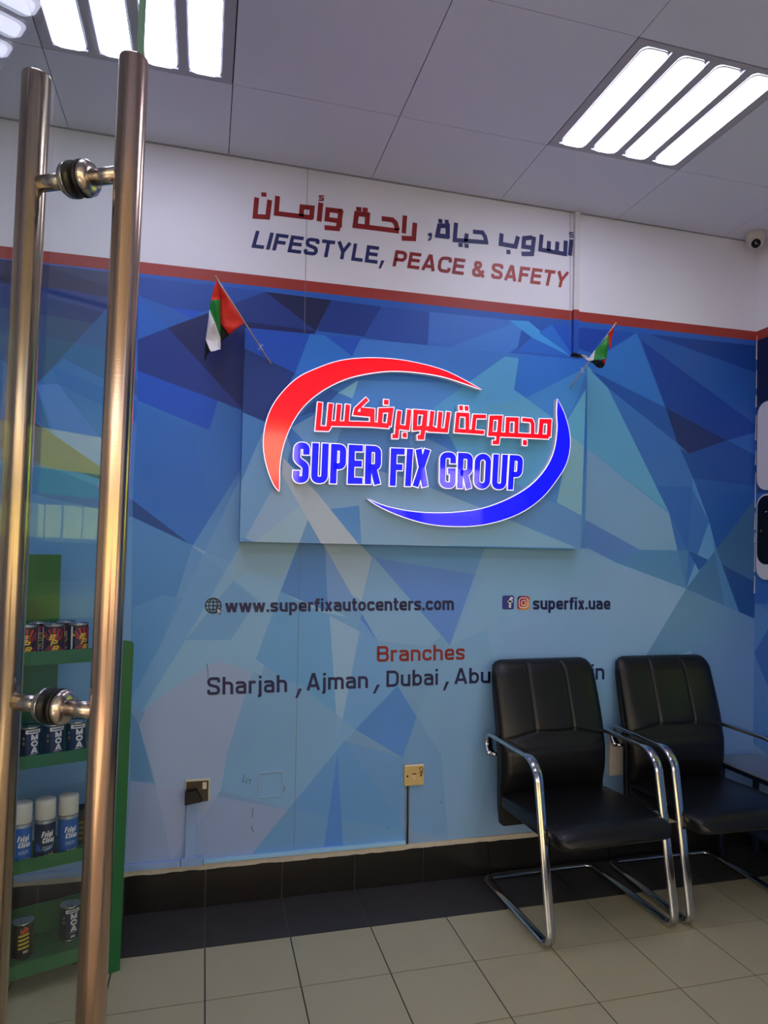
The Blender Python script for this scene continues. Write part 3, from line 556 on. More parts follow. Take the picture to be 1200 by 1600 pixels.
def cells_to_mesh(name, cells, place):
    """one flat face per shard cell, colour carried per vertex of its own face"""
    V = []; F = []; mul = []; add = []
    for c in cells:
        i0 = len(V); V += [place(*p) for p in c[0]]; F.append(list(range(i0, len(V))))
        for _ in c[0]: mul += [c[1]]*3; add += list(c[2])
    me = bpy.data.meshes.new(name); me.from_pydata(V, [], F)
    a = me.attributes.new('mul', 'FLOAT_VECTOR', 'POINT'); a.data.foreach_set('vector', mul)
    a = me.attributes.new('add', 'FLOAT_VECTOR', 'POINT'); a.data.foreach_set('vector', add)
    me.materials.append(MURAL); me.update()
    return me
def inked(sh):
    out = []
    for pts, rgb, al in sh:
        zc = sum(p[1] for p in pts)/len(pts); out.append((pts, ink(rgb, max(.1, min(2.9, zc))), al))
    return out
def bz(x): return .0095*(x+1.07)
H = 3.03; XR = 2.386; XL = -2.2; YF = -2.8
def tops(x0, x1, flip=False):
    f = (lambda x: 0 if False else bz(x))
    white = ([(x0, 2.543+f(x0)), (x1, 2.543+f(x1)), (x1, 3.2), (x0, 3.2)], WHITE_INK, 1.0)
    red = ([(x0, 2.497+f(x0)), (x1, 2.497+f(x1)), (x1, 2.543+f(x1)), (x0, 2.543+f(x0))], RED_INK, 1.0)
    return [white, red]
WHITE_INK = (.79, .80, .87); RED_INK = (.36, .045, .035)

# ------------------------------------------------------------------ the setting
m_white = mat('white_paint', (214, 212, 214), .6, 0, .03, 6, .15, 60)
m_skirt = mat('black_skirting_tile', (19, 17, 17), .35, 0, .15, 12, .05)
m_darktile = mat('dark_floor_tile', (54, 52, 52), .45, 0, .18, 14, .1, 80)
m_beige = mat('beige_floor_tile', (173, 165, 134), .28, 0, .05, 9, .06, 60, spec=.5)
m_grout = mat('dark_grout', (48, 44, 40), .8)
m_grout2 = mat('grey_grout', (95, 92, 86), .8)
m_ceil = mat('ceiling_panel_paint', (222, 224, 242), .5, 0, .02, 5)
m_void = mat('ceiling_void', (14, 14, 16), .9)

# back wall: printed face, seams, solid slab behind
cells = [([(XL, 0), (XR, 0), (XR, H), (XL, H)], 1.0, (0, 0, 0))]
cells = cut_cells(cells, inked(WALL_SHARDS)); cells = cut_cells(cells, tops(XL-.5, XR+.5))
me = cells_to_mesh('wall_back', cells, lambda x, z: (x, 0, z))
wall_back = bpy.data.objects.new('wall_back', me); COL.objects.link(wall_back); tag(wall_back, 'blue faceted mural wall with white top band and red stripe', kind='structure')
obj('slab', box(XL-.12, XR+.12, .002, .15, -.05, H+.1), m_white, wall_back)
m_seam = mat('seam_edge', (120, 130, 145), .4)
for (x0, z0, x1, z1) in ((.098, .17, .090, H), (1.331, 2.39, 1.321, H)):
    obj('print_seam', prism_xz([(x0, z0), (x0+.002, z0), (x1+.002, z1), (x1, z1)], -.0012, -.0001), m_seam, wall_back)
bm = bmesh.new(); sq = [(-.050, .418), (-.050, .505), (-.044, .511), (.038, .513), (.046, .506), (.045, .424), (.038, .413), (-.044, .411), (-.050, .418)]
stroke(bm, sq, .0022, -.004, 0); obj('papered_over_plate_edge', bm, mat('worn_paper_edge', (170, 190, 205), .5), wall_back)
m_peel = mat('peeled_white_edge', (205, 205, 210), .6)
bm = bmesh.new()
zz = 1.25; random.seed(3)
while zz < 2.5:
    h_ = random.uniform(.05, .2); w_ = random.uniform(.002, .006)
    prism_xz([(XR-.001, zz), (XR-w_-.002, zz), (XR-w_*.6-.001, zz+h_), (XR-.001, zz+h_)], -.003, -.0005, bm); zz += h_+random.uniform(0, .06)
obj('peeled_edge', bm, m_peel, wall_back)
m_scuff = mat('grey_scuff', (70, 92, 112), .6)
for q in ([(-.070, .372), (-.073, .350), (-.072, .332)], [(-.076, .300), (-.072, .282), (-.066, .276)], [(-.108, .508), (-.116, .478), (-.104, .480)], [(-.100, .492), (-.099, .470)], [(-.092, .484), (-.084, .486), (-.088, .470)], [(.050, .452), (.056, .440), (.050, .430)], [(.735, .335), (.742, .326)], [(.50, .245), (.505, .238)], [(-.268, .96), (-.262, .93), (-.262, .905)]):
    bm = bmesh.new(); stroke(bm, q, .0022, -.0014, -.0003); obj('scuff_mark', bm, m_scuff, wall_back)
# flat lettering of the print
INK = {'B': mat('navy_ink', (38, 44, 104), .42), 'R': mat('dark_red_ink', (140, 30, 30), .42), 'R2': mat('faded_red_ink', (165, 62, 52), .42), 'N': mat('ink_navy_dark', (24, 26, 82), .42),
       'K': mat('black_ink', (20, 22, 34), .4), 'W': mat('white_ink', (225, 222, 228), .4)}
for s, c, grp, q in TEXTS:
    pen = {'header': .20, 'web': .20, 'branch': .165}[grp]
    if s == ',':
        (ax, az), (bx_, bz_), (cx_, cz_), (dx_, dz_) = q
        bm = prism_xz([(ax-.004, az-.022), (ax+.006, az-.022), (bx_+.002, bz_+.016), (bx_-.012, bz_+.016)], -.0016, -.0004)
    else: bm = word(s, q, -.0016, .001, pen, gap=.13 if grp != 'web' else .09)
    obj('lettering', bm, INK[c], wall_back)
for i_, (c, pts, w) in enumerate(HEADER_STROKES):
    bm = bmesh.new(); stroke(bm, pts, w, -.0016-.00003*i_, -.0004, 1.0); obj('arabic_lettering', bm, INK[c], wall_back)
# globe, social icons
gx, gz = GLOBE_C; gr = GLOBE_T[1]-GLOBE_C[1]; gw = gr*1.02
bm = bmesh.new(); ring = [(gx+gw*math.cos(a*math.pi/12), gz+gr*math.sin(a*math.pi/12)) for a in range(25)]
stroke(bm, ring, .0045, -.0016, -.0006)
stroke(bm, [(gx+gw*.55*math.cos(a*math.pi/12), gz+gr*math.sin(a*math.pi/12)) for a in range(25)], .004, -.0016, -.0006)
stroke(bm, [(gx, gz-gr), (gx, gz+gr)], .004, -.0016, -.0006); stroke(bm, [(gx-gw, gz), (gx+gw, gz)], .004, -.0016, -.0006)
for s_ in (-1, 1): stroke(bm, [(gx-gw*.85, gz+s_*gr*.5), (gx+gw*.85, gz+s_*gr*.5)], .004, -.0016, -.0006)
obj('globe_icon', bm, INK['K'], wall_back)
ar = [(gx+.012, gz-.002), (gx+.036, gz-.020), (gx+.026, gz-.022), (gx+.031, gz-.033), (gx+.024, gz-.036), (gx+.020, gz-.025), (gx+.012, gz-.031)]
bm = prism_xz(ar, -.0020, -.0006); obj('cursor_outline', bm, INK['K'], wall_back)
cx_ = sum(p[0] for p in ar)/7; cz_ = sum(p[1] for p in ar)/7
obj('cursor_fill', prism_xz([(cx_+(x-cx_)*.6, cz_+(z-cz_)*.6) for x, z in ar], -.0024, -.0018), INK['W'], wall_back)
def rrect(x0, z0, x1, z1, r, n=5):
    out = []
    for cx, cz, a0 in ((x1-r, z1-r, 0), (x0+r, z1-r, 90), (x0+r, z0+r, 180), (x1-r, z0+r, 270)):
        for k in range(n+1):
            a = math.radians(a0+90*k/n); out.append((cx+r*math.cos(a), cz+r*math.sin(a)))
    return out
(a0, b0), (a1, b1) = FB
fb = obj('square_icon', prism_xz(rrect(a0, b0, a1, b1, .008), -.0014, -.0004), mat('icon_blue', (52, 62, 140), .4), wall_back)
bm = bmesh.new(); fx = a0+(a1-a0)*.66
stroke(bm, [(fx, b0+.007), (fx, b1-.020), (fx+.005, b1-.0125), (fx+.013, b1-.0125)], .011, -.0022, -.0012)
stroke(bm, [(fx-.012, b0+.036), (fx+.013, b0+.036)], .009, -.0022, -.0012); obj('icon_letter', bm, INK['W'], fb)
(a0, b0), (a1, b1) = IG
def ig_mat():
    m = mat('icon_gradient', (180, 40, 60), .4); t = m.node_tree; p = t.nodes['Principled BSDF']
    tc = t.nodes.new('ShaderNodeTexCoord'); sp = t.nodes.new('ShaderNodeSeparateXYZ'); t.links.new(tc.outputs['Object'], sp.inputs[0])
    a = t.nodes.new('ShaderNodeMath'); a.operation = 'SUBTRACT'; t.links.new(sp.outputs[2], a.inputs[0]); t.links.new(sp.outputs[0], a.inputs[1])
    mr = t.nodes.new('ShaderNodeMapRange'); mr.inputs[1].default_value = b0-a1; mr.inputs[2].default_value = b1-a0; mr.inputs[1].default_value = b0-a0-.03; mr.inputs[2].default_value = b1-a0-.01
    t.links.new(a.outputs[0], mr.inputs[0]); cr = t.nodes.new('ShaderNodeValToRGB'); e = cr.color_ramp.elements
    e[0].position = 0; e[0].color = (*lin((225, 150, 50)), 1); e[1].position = 1; e[1].color = (*lin((40, 20, 90)), 1)
    q = e.new(.45); q.color = (*lin((190, 35, 50)), 1)
    t.links.new(mr.outputs[0], cr.inputs[0]); t.links.new(cr.outputs[0], p.inputs['Base Color']); return m
igo = obj('rounded_icon', prism_xz(rrect(a0, b0, a1, b1, .013), -.0014, -.0004), ig_mat(), wall_back)
bm = bmesh.new(); rr = rrect(a0+.009, b0+.010, a1-.009, b1-.009, .012); stroke(bm, rr+[rr[0]], .0045, -.0022, -.0012)
mx_, mz_ = (a0+a1)/2, (b0+b1)/2; cc = [(mx_+.011*math.cos(k*math.pi/8), mz_+.012*math.sin(k*math.pi/8)) for k in range(17)]
stroke(bm, cc, .0045, -.0022, -.0012); stroke(bm, [(mx_+.012, mz_+.014), (mx_+.015, mz_+.014)], .003, -.0022, -.0012)
obj('icon_outline', bm, INK['W'], igo)

# right wall with a shop window, and its own strip of mural
RWY0, RWY1, RWZ0, RWZ1 = -1.50, -.42, .95, 2.62
RS = [([(0, 2.0), (.12, 2.0), (.12, 2.56), (0, 2.56)], (20, 32, 62), 1), ([(0, 1.75), (2.9, 1.75), (2.9, 2.5), (0, 2.2)], (26, 50, 100), .8), ([(0, 1.2), (1, .9), (2.8, 1.3), (2.8, 1.8), (0, 1.75)], (38, 92, 158), .9),
      ([(0, .5), (1.5, 0), (2.8, .4), (2.8, 1.3), (0, 1.2)], (70, 120, 168), .8), ([(0, .95), (.15, .7), (.3, 1.4)], (40, 88, 150), .7)]
def rect_cells(y0, y1, z0, z1): return [([(y0, z0), (y1, z0), (y1, z1), (y0, z1)], 1.0, (0, 0, 0))]
cells = []
for a in ((0, -RWY1, 0, H), (-RWY0, 2.8, 0, H), (-RWY1, -RWY0, 0, RWZ0), (-RWY1, -RWY0, RWZ1, H)): cells += rect_cells(*a)
cells = cut_cells(cells, inked(RS))
cells = cut_cells(cells, [([(-1, 2.578), (3, 2.578), (3, 3.2), (-1, 3.2)], WHITE_INK, 1.0), ([(-1, 2.530), (3, 2.530), (3, 2.578), (-1, 2.578)], RED_INK, 1.0)])
me = cells_to_mesh('wall_right', cells, lambda s, z: (XR, -s, z))
wall_right = bpy.data.objects.new('wall_right', me); COL.objects.link(wall_right); tag(wall_right, 'right wall with the blue mural running round the corner', kind='structure')
bm = bmesh.new()
for y0, y1, z0, z1 in ((RWY1, .15, -.05, H+.1), (YF-.1, RWY0, -.05, H+.1), (RWY0, RWY1, -.05, RWZ0), (RWY0, RWY1, RWZ1, H+.1)): bx(bm, XR+.002, XR+.14, y0, y1, z0, z1)
obj('slab', bm, m_white, wall_right)
w1 = obj('window_1', box(XR+.06, XR+.068, RWY0, RWY1, RWZ0, RWZ1), glass_mat('green_film_glass', (.62, .74, .42)))
tag(w1, 'shop window in the right wall under green film', kind='structure')
m_frame = brushed('aluminium_frame', (150, 150, 152), .35)
bm = bmesh.new()
for a in ((RWY0, RWY1, RWZ0, RWZ0+.035), (RWY0, RWY1, RWZ1-.035, RWZ1), (RWY0, RWY0+.035, RWZ0, RWZ1), (RWY1-.035, RWY1, RWZ0, RWZ1)): bx(bm, XR+.04, XR+.09, *a)
obj('window_frame', bm, m_frame, w1)
# the sticker on the window, printed to be read from outside
bm = bmesh.new(); word('SUPER FIX', [(0, 0), (.11, 0), (.004, .026), (.114, .026)], 0, .0, .2, bm)
o = obj('window_sticker_lettering', bm, mat('sticker_white', (240, 240, 240), .5), w1); o.rotation_euler = (0, 0, math.radians(90)); o.location = (XR+.070, -1.16, 1.56)
# left and front walls
wl = obj('wall_left', box(XL-.12, XL, YF-.1, 0, -.05, H+.1), m_white); tag(wl, 'plain white left wall', kind='structure')
bm = bmesh.new(); DX0, DX1 = -.93, .42
WA = (1.42, 2.02, .12, 2.16); WB = (.62, 1.34, .12, 1.86)
bx(bm, XL, DX0, YF-.1, YF, -.05, H+.1); bx(bm, DX0, DX1, YF-.1, YF, 2.45, H+.1); bx(bm, DX1, WB[0], YF-.1, YF, -.05, H+.1)
bx(bm, WB[1], WA[0], YF-.1, YF, -.05, H+.1); bx(bm, WA[1], XR, YF-.1, YF, -.05, H+.1)
for w in (WA, WB): bx(bm, w[0], w[1], YF-.1, YF, -.05, w[2]); bx(bm, w[0], w[1], YF-.1, YF, w[3], H+.1)
wf = obj('wall_front', bm, m_white); tag(wf, 'front wall with the doorway and shop windows', kind='structure')
for i, w in enumerate((WA, WB)):
    o = obj('window_%d' % (i+2), box(w[0], w[1], YF-.055, YF-.047, w[2], w[3]), glass_mat('clear_glass', (.96, .98, .97))); tag(o, 'clear shop front window', kind='structure')
    bm = bmesh.new()
    for a in ((w[0], w[1], w[2], w[2]+.03), (w[0], w[1], w[3]-.03, w[3])): bx(bm, a[0], a[1], YF-.08, YF-.02, a[2], a[3])
    for a in ((w[0], w[0]+.03), (w[1]-.03, w[1])): bx(bm, a[0], a[1], YF-.08, YF-.02, w[2], w[3])
    obj('window_frame', bm, m_frame, o)

# floor: one tile per piece
T = .303; TX = -.251
fl = obj('floor', box(XL-.1, XR+.1, YF-.1, .1, -.06, -.004), m_grout); tag(fl, 'tiled floor, dark row along the wall then beige tiles', kind='structure')
obj('grey_grout_bed', box(XL, XR, -.309, 0, -.01, -.0035), m_grout2, fl)
xs = [TX+T*k for k in range(-7, 10)]
gap = .0022
def tile(name, x0, x1, y0, y1, m, j=0):
    x0 = max(x0, XL); x1 = min(x1, XR)
    if x1-x0 < .03: return
    bm = box(x0+gap, x1-gap, y0+gap, y1-gap, -.012, random.uniform(-.0006, .0004)); obj(name, bm, m, fl)
for x in xs:
    tile('dark_tile', x, x+T, -.307, 0, m_darktile)
    y = -.307
    for k in range(9):
        tile('floor_tile', x, x+T, max(y-T, YF), y, m_beige); y -= T
        if y < YF+.03: break
# skirting of black tiles, each with pale plaster line above
sk = obj('baseboard_back', box(XL, XR, -.004, -.0005, 0, .152), m_grout2); tag(sk, 'black tile skirting along the mural wall', kind='structure')
for x in xs:
    x0 = max(x, XL); x1 = min(x+T, XR)
    if x1-x0 > .03: obj('skirting_tile', box(x0+gap, x1-gap, -.012, -.003, .002, .146+random.uniform(-.003, .003)), m_skirt, sk)
sr = obj('baseboard_right', box(XR-.004, XR-.0005, YF, 0, 0, .146), m_grout2); tag(sr, 'black tile skirting along the right wall', kind='structure')
y = 0
while y > YF+.05:
    obj('skirting_tile', box(XR-.012, XR-.003, max(y-T, YF)+gap, y-gap, .002, .145), m_skirt, sr); y -= T
# rough plaster line above the skirting
random.seed(11); top = []; bot = []
x = XL
while x <= XR-.01:
    top.append((x, .166)); bot.append((x, .146+random.uniform(-.004, .003))); x += .035
o = obj('trim_1', prism_xz(bot+top[::-1], -.010, -.001), mat('plaster_edge', (196, 188, 172), .8, 0, .15, 50, .4, 150)); tag(o, 'rough pale plaster edge above the skirting', kind='structure')

# ceiling: clip-in metal panels with dark joints
CXS = [.367+.6*k for k in range(-5, 5)]; CYS = [0, -.453, -1.053, -1.653, -2.253, -2.8]
ce = obj('ceiling', box(XL-.1, XR+.12, YF-.1, .12, H+.006, H+.09), m_void); tag(ce, 'suspended ceiling of square metal panels', kind='structure')
FIX = {(.967, -.453), (-.833, -.453), (.967, -1.653), (-.833, -1.653)}
for x in CXS:
    for y0, y1 in zip(CYS, CYS[1:]):
        if any(abs(x-a) < .01 and abs(y0-b) < .01 for a, b in FIX): continue
        xa, xb = max(x, XL), min(x+.6, XR)
        if xb-xa < .05: continue
        bm = box(xa+.0016, xb-.0016, y1+.0016, y0-.0016, H, H+.012); obj('ceiling_panel', bm, m_ceil, ce)
m_edge = mat('wall_angle', (150, 148, 155), .5)
o = obj('trim_2', box(XL, XR, -.006, -.0005, H-.004, H), m_edge); tag(o, 'thin angle where the ceiling meets the mural wall', kind='structure')
# light fixtures
m_lampframe = mat('fixture_frame', (180, 178, 190), .45)
m_tube = mat('lit_diffuser', (255, 255, 255), .4, emit=(226, 226, 255), estr=LAMP)
m_lip = mat('diffuser_rim', (215, 218, 228), .3)
FL = {(.967, -.453): 'square ceiling light with four lit strips, at the right of the photo', (-.833, -.453): 'square ceiling light with four lit strips, at the top left above the door handle',
      (.967, -1.653): 'ceiling light of four strips nearer the shop front, right side', (-.833, -1.653): 'ceiling light of four strips nearer the shop front, left side'}
for (fx_, fy_), lab in FL.items():
    t = empty('ceiling_light', (fx_+.3, fy_-.3, H), lab, 'ceiling light', 'four-strip ceiling lights')
    sl = [(-.297+.034+.1395*k, -.297+.034+.1395*k+.105) for k in range(4)]
    # frame with four rounded slots
    bm = bmesh.new(); ys0, ys1 = -.275, .275
    segs = [-.2975]+[v for s in sl for v in s]+[.2975]
    for i in range(0, len(segs), 2): bx(bm, segs[i], segs[i+1], -.2975, .2975, -.001, .012)
    for a, b in sl:
        bx(bm, a, b, -.2975, ys0, -.001, .012); bx(bm, a, b, ys1, .2975, -.001, .012)
    obj('frame', bm, m_lampframe, t)
    for a, b in sl:
        bm = bmesh.new(); out = rrect(a, ys0, b, ys1, .03, 6)
        va = [bm.verts.new((x, y, -.0015)) for x, y in out]; inn = rrect(a+.003, ys0+.003, b-.003, ys1-.003, .028, 6)
        vb = [bm.verts.new((x, y, -.005)) for x, y in inn]; n = len(va)
        for k in range(n): bm.faces.new((va[k], va[(k+1) % n], vb[(k+1) % n], vb[k]))
        obj('diffuser_rim', bm, m_lip, t)
        bm = bmesh.new(); vb = [bm.verts.new((x, y, -.005)) for x, y in inn]; vc = [bm.verts.new((x, y, .004)) for x, y in inn]
        bm.faces.new(vb); bm.faces.new(vc[::-1])
        for k in range(n): bm.faces.new((vb[k], vb[(k+1) % n], vc[(k+1) % n], vc[k]))
        obj('light_strip', bm, m_tube, t)
        # corner infill of the frame so the slots read as rounded
# ------------------------------------------------------------------ the glass door with its pull handle
DN = Vector((.8625, -.5060, 0)); DT = Vector((.5060, .8625, 0)); DM = Vector((-.43887, -2.03398, 0))
drz = math.atan2(DT.y, DT.x)
# local frame: x along the pane towards its free edge, -y towards the camera side (DN), z up
door = bpy.data.objects.new('door_1', None); COL.objects.link(door); door.location = DM; door.rotation_euler = (0, 0, drz)
tag(door, 'frameless glass entrance door standing open', kind='structure')
bm = box(-.80, .100, -.005, .005, .01, 2.43); pane = obj('glass_pane', bm, glass_mat('door_glass', (.93, .965, .95)), door)
bm = box(.0998, .1012, -.005, .005, .01, 2.43); obj('polished_glass_edge', bm, mat('glass_edge', (120, 165, 155), .15, 0, .02, spec=.8), door)
obj('patch_fitting', box(-.80, -.64, -.02, .02, .0, .07), m_frame, door)
m_steel = brushed('brushed_steel', (194, 168, 150), .18, 2)
m_steel2 = brushed('brushed_steel_rod', (190, 182, 176), .22, 1)
m_gask = mat('black_gasket', (18, 16, 16), .5)
dh = obj('door_handle_outer_bar', lathe(bmesh.new(), [(.013, .42), (.016, .425), (.016, 1.983), (.0155, 1.9848), (.010, 1.985)], (0, -.067, 0), 40), m_steel, door, True)
obj('door_handle_inner_bar', lathe(bmesh.new(), [(.013, .42), (.016, .425), (.016, 1.983), (.0155, 1.9848), (.010, 1.985)], (0, .067, 0), 40), m_steel, door, True)
for z in (1.853, 1.241, .62):
    obj('standoff', lathe(bmesh.new(), [(.0095, -.056), (.0095, -.018)], (0, 0, z), 24, 1), m_steel2, door, True)
    obj('standoff', lathe(bmesh.new(), [(.0095, .018), (.0095, .056)], (0, 0, z), 24, 1), m_steel2, door, True)
    for s in (-1, 1):
        pr = [(.020, s*.0085), (.020, s*.014), (.017, s*.018), (.010, s*.020)]
        obj('steel_collar', lathe(bmesh.new(), pr, (0, 0, z), 32, 1), m_steel2, door, True)
        obj('rubber_washer', lathe(bmesh.new(), [(.0208, s*.0052), (.0208, s*.0084)], (0, 0, z), 32, 1), m_gask, door, True)

# the whole leaf hangs slightly out of plumb
piv = Vector((DM.x, DM.y, 1.85)); ax = Vector((_f.x, _f.y, 0)).normalized()
bpy.context.view_layer.update()
door.matrix_world = Matrix.Translation(piv) @ Matrix.Rotation(math.radians(.95), 4, ax) @ Matrix.Translation(-piv) @ door.matrix_world

# ------------------------------------------------------------------ sign panel with the lit logo
PC = inked(PANEL_SHARDS)
(px0, pz0), (px1, _z) = PANEL[0]; (px2, pz2), (px3, pz3) = PANEL[1]
quad = [(px0, pz0), (px1, pz0), (px3, pz3), (px2, pz2)]
cells = cut_cells([(quad, 1.0, (0, 0, 0))], PC)
sign = empty('sign_panel', (.61, -.06, 1.88), 'mural-printed sign box with red and blue lit logo on the wall', 'sign')
me = cells_to_mesh('printed_face', cells, lambda x, z: (x-.61, 0, z)); 
# the print uses object height for its gradient, so the face keeps world height in its mesh and is lowered by its location
pf = bpy.data.objects.new('printed_face', me); COL.objects.link(pf); pf.parent = sign; pf.location = (0, 0, -1.88)
obj('box_body', prism_xz([(x-.61, z-1.88) for x, z in quad], .0012, .0575), mat('box_return', (60, 110, 160), .45), sign)
m_lred = mat('red_acrylic', (235, 10, 25), .08, emit=(255, 12, 28), estr=.75, ior=1.6, spec=.7)
m_lblue = mat('blue_acrylic', (16, 16, 200), .06, emit=(22, 22, 255), estr=.80, ior=1.6, spec=.7)
m_lwhite = mat('glowing_white_rim', (245, 240, 255), .4, emit=(235, 228, 255), estr=.85)
def sx(p): return (p[0]-.61, p[1]-1.88)
def grow(pts, d):
    n = len(pts); A = sum(pts[i][0]*pts[(i+1) % n][1]-pts[(i+1) % n][0]*pts[i][1] for i in range(n)); s = 1 if A > 0 else -1; out = []
    for i in range(n):
        p = Vector(pts[i]); e0 = (p-Vector(pts[i-1])).normalized(); e1 = (Vector(pts[(i+1) % n])-p).normalized()
        n0 = Vector((e0.y, -e0.x))*s; n1 = Vector((e1.y, -e1.x))*s; m = n0+n1; m = m.normalized() if m.length > .2 else e0
        out.append(tuple(p+m*d))
    return out
def smooth_closed(pts, tips, k=4):
    """Catmull-Rom through the outline, sharp at the tips"""
    out = []; n = len(pts)
    for i in range(n):
        p0, p1, p2, p3 = [Vector(pts[(i+j) % n]) for j in (-1, 0, 1, 2)]
        if i in tips: p0 = p1-(p2-p1)
        if (i+1) % n in tips: p3 = p2+(p2-p1)
        for q in range(k):
            t = q/k; out.append(tuple(.5*((2*p1)+(p2-p0)*t+(2*p0-5*p1+4*p2-p3)*t*t+(3*p1-p0-3*p2+p3)*t**3)))
    return out
SY = .06
m_ret = mat('white_acrylic_return', (226, 226, 232), .4)
for nm, pts, m, tips in (('red_crescent', RED_CRESCENT, m_lred, (0, 14)), ('blue_crescent', BLUE_CRESCENT, m_lblue, (0, 14))):
    P = smooth_closed([sx(p) for p in pts], tips)
    o = obj(nm, prism_xz(P, -.092+SY, -.082+SY), m, sign)
    obj('white_rim', prism_xz(grow(P, .0032), -.0905+SY, -.087+SY), m_lwhite, o)
    obj('letter_return', prism_xz(grow(P, .0030), -.0869+SY, -.0605+SY), m_ret, o)
la = bpy.data.objects.new('arabic_logo_letters', None)
bm = bmesh.new(); bw = bmesh.new(); br = bmesh.new()
for i, (pts, w) in enumerate(LOGO_STROKES):
    e = .00004*i; stroke(bm, [sx(p) for p in pts], w, -.092+SY+e, -.083+SY); stroke(bw, [sx(p) for p in pts], w+.0064, -.0905+SY+e*.5, -.087+SY, 1.25); stroke(br, [sx(p) for p in pts], w+.006, -.0868+SY+e*.5, -.0605+SY, 1.25)
o = obj('arabic_letters', bm, m_lred, sign); obj('white_rim', bw, m_lwhite, o); obj('letter_return', br, m_ret, o)
PEN = .165
for s, q in LOGO_TEXTS:
    Q = [sx(p) for p in q]
    bm = word(s, Q, -.092+SY, .009, PEN, gap=.06); o = obj('letters', bm, m_lblue, sign)
    bm = word(s, Q, -.0905+SY, .0035, PEN, grow=.022, gap=.06); obj('white_rim', bm, m_lwhite, o)
    bm = word(s, Q, -.0868+SY, .026, PEN, grow=.018, gap=.06); obj('letter_return', bm, m_ret, o)

# ------------------------------------------------------------------ flags
def cloth(name, pts, m, parent, loc, t=.0012):
    """a folded piece of cloth: triangulated outline with its own depth per corner, smoothly subdivided"""
    bm = bmesh.new(); V = [bm.verts.new(Vector(p)-loc) for p in pts]
    for tri in tessellate_polygon([[Vector((p[0], p[2], 0)) for p in pts]]): bm.faces.new([V[i] for i in tri])
    bmesh.ops.subdivide_edges(bm, edges=bm.edges, cuts=3, use_grid_fill=True)
    for v in bm.verts:
        w = v.co; v.co.y += .0022*math.sin(w.x*160+w.z*40)+.0015*math.sin(w.z*95+1)
    o = obj(name, bm, m, parent, True); s = o.modifiers.new('thickness', 'SOLIDIFY'); s.thickness = t
    return o
m_fr = mat('flag_red', (222, 44, 30), .5, 0, .06, 120); m_fg = mat('flag_green', (18, 128, 48), .5, 0, .06, 120); m_fw = mat('flag_white', (225, 225, 228), .55, 0, .04, 120); m_fk = mat('flag_black', (20, 20, 22), .6)
m_stick = mat('pale_wood_stick', (196, 170, 150), .6, 0, .15, 60); m_gold = mat('gold_tip', (200, 160, 80), .35, .6); m_tape = mat('clear_tape', (150, 180, 215), .15)
def flag(stick, parts, label, knot):
    a, b = [Vector(p) for p in stick]; loc = b.copy()
    t = empty('small_flag', loc, label, 'flag', 'small flags on sticks at the sign corners')
    bm = sweep(bmesh.new(), [a-loc, (a+b)/2-loc, b-loc], .0052, .0052, (1, .1, 0), 10); obj('stick', bm, m_stick, t, True)
    bmx = bmesh.new(); bmesh.ops.create_icosphere(bmx, subdivisions=2, radius=.005, matrix=Matrix.Translation(a-loc)); obj('stick_tip', bmx, m_gold, t, True)
    for nm, pts, m in parts: cloth(nm, pts, m, t, loc)
    k = a+(b-a)*knot-loc; bm = bmesh.new(); random.seed(5)
    for i in range(4):
        d = Vector((random.uniform(-1, 1), random.uniform(-.2, .2), random.uniform(-1, 1))).normalized()*.016
        sweep(bm, fillet([k-d, k+Vector((0, -.004, .004)), k+d], .01, 4), .0022, .0012, (0, 1, .1), 6)
    obj('tape_wrap', bm, mat('frayed_white_tape', (215, 222, 235), .4), t, True)
    return t
flag(F1_STICK, [('red_cloth', F1_RED_B, m_fr), ('black_cloth', F1_BLACK_B, m_fk), ('red_cloth', F1_RED_A, m_fr), ('green_cloth', F1_GREEN, m_fg), ('white_cloth', F1_WHITE, m_fw), ('black_cloth', F1_BLACK_A, m_fk)],
     'small red, green, white and black flag hanging at the left corner of the sign', .8)
flag(F2_STICK, [('red_cloth', F2_RED_A, m_fr), ('green_cloth', F2_GREEN, m_fg), ('white_cloth', F2_WHITE_A, m_fw), ('black_cloth', F2_BLACK_A, m_fk), ('red_cloth', F2_RED_B, m_fr), ('black_cloth', F2_BLACK_B, m_fk), ('white_cloth', F2_WHITE_B, m_fw)],
     'small flag folded round its stick at the right corner of the sign', .72)

# ------------------------------------------------------------------ cable trunkings, sockets
def ink_mat(n, rgb, z): return mat(n, tuple(255*min(1, (1.055*v**(1/2.4)-.055)) for v in ink(rgb, z)), .42)
t = empty('cable_trunking', (1.352, 0, 2.36), 'vertical trunking from the ceiling to the right corner of the sign', 'cable trunking')
for n_, z0, z1, m in (('white_section', 2.566, H-.004, mat('trunk_white', (219, 217, 220), .45)), ('red_section', 2.520, 2.566, mat('trunk_red', (162, 58, 50), .45)), ('blue_section', 2.36, 2.520, ink_mat('trunk_blue', (30, 78, 160), 2.4))):
    obj(n_, box(-.013, .013, -.020, -.0003, z0-2.36, z1-2.36), m, t)
m_tb = ink_mat('trunk_paper', (120, 152, 182), .3); m_tb2 = ink_mat('trunk_paper_light', (128, 178, 212), .2)
t = empty('cable_trunking', (-.313, 0, .17), 'papered trunking dropping from the left socket to the skirting', 'cable trunking')
obj('vertical_duct', prism_xz([(-.019, .024), (.021, .024), (.020, .248), (-.017, .248)], -.020, -.0003), m_tb, t, bevel=.001)
obj('socket_foot', box(-.033, .050, -.024, -.0003, -.002, .030), m_tb, t, bevel=.001)
t = empty('cable_trunking', (-.9, 0, .168), 'pale blue trunking along the skirting left of the black-plugged socket', 'cable trunking')
obj('duct', box(-1.2, .552, -.020, -.0003, .001, .024), m_tb, t, bevel=.001)
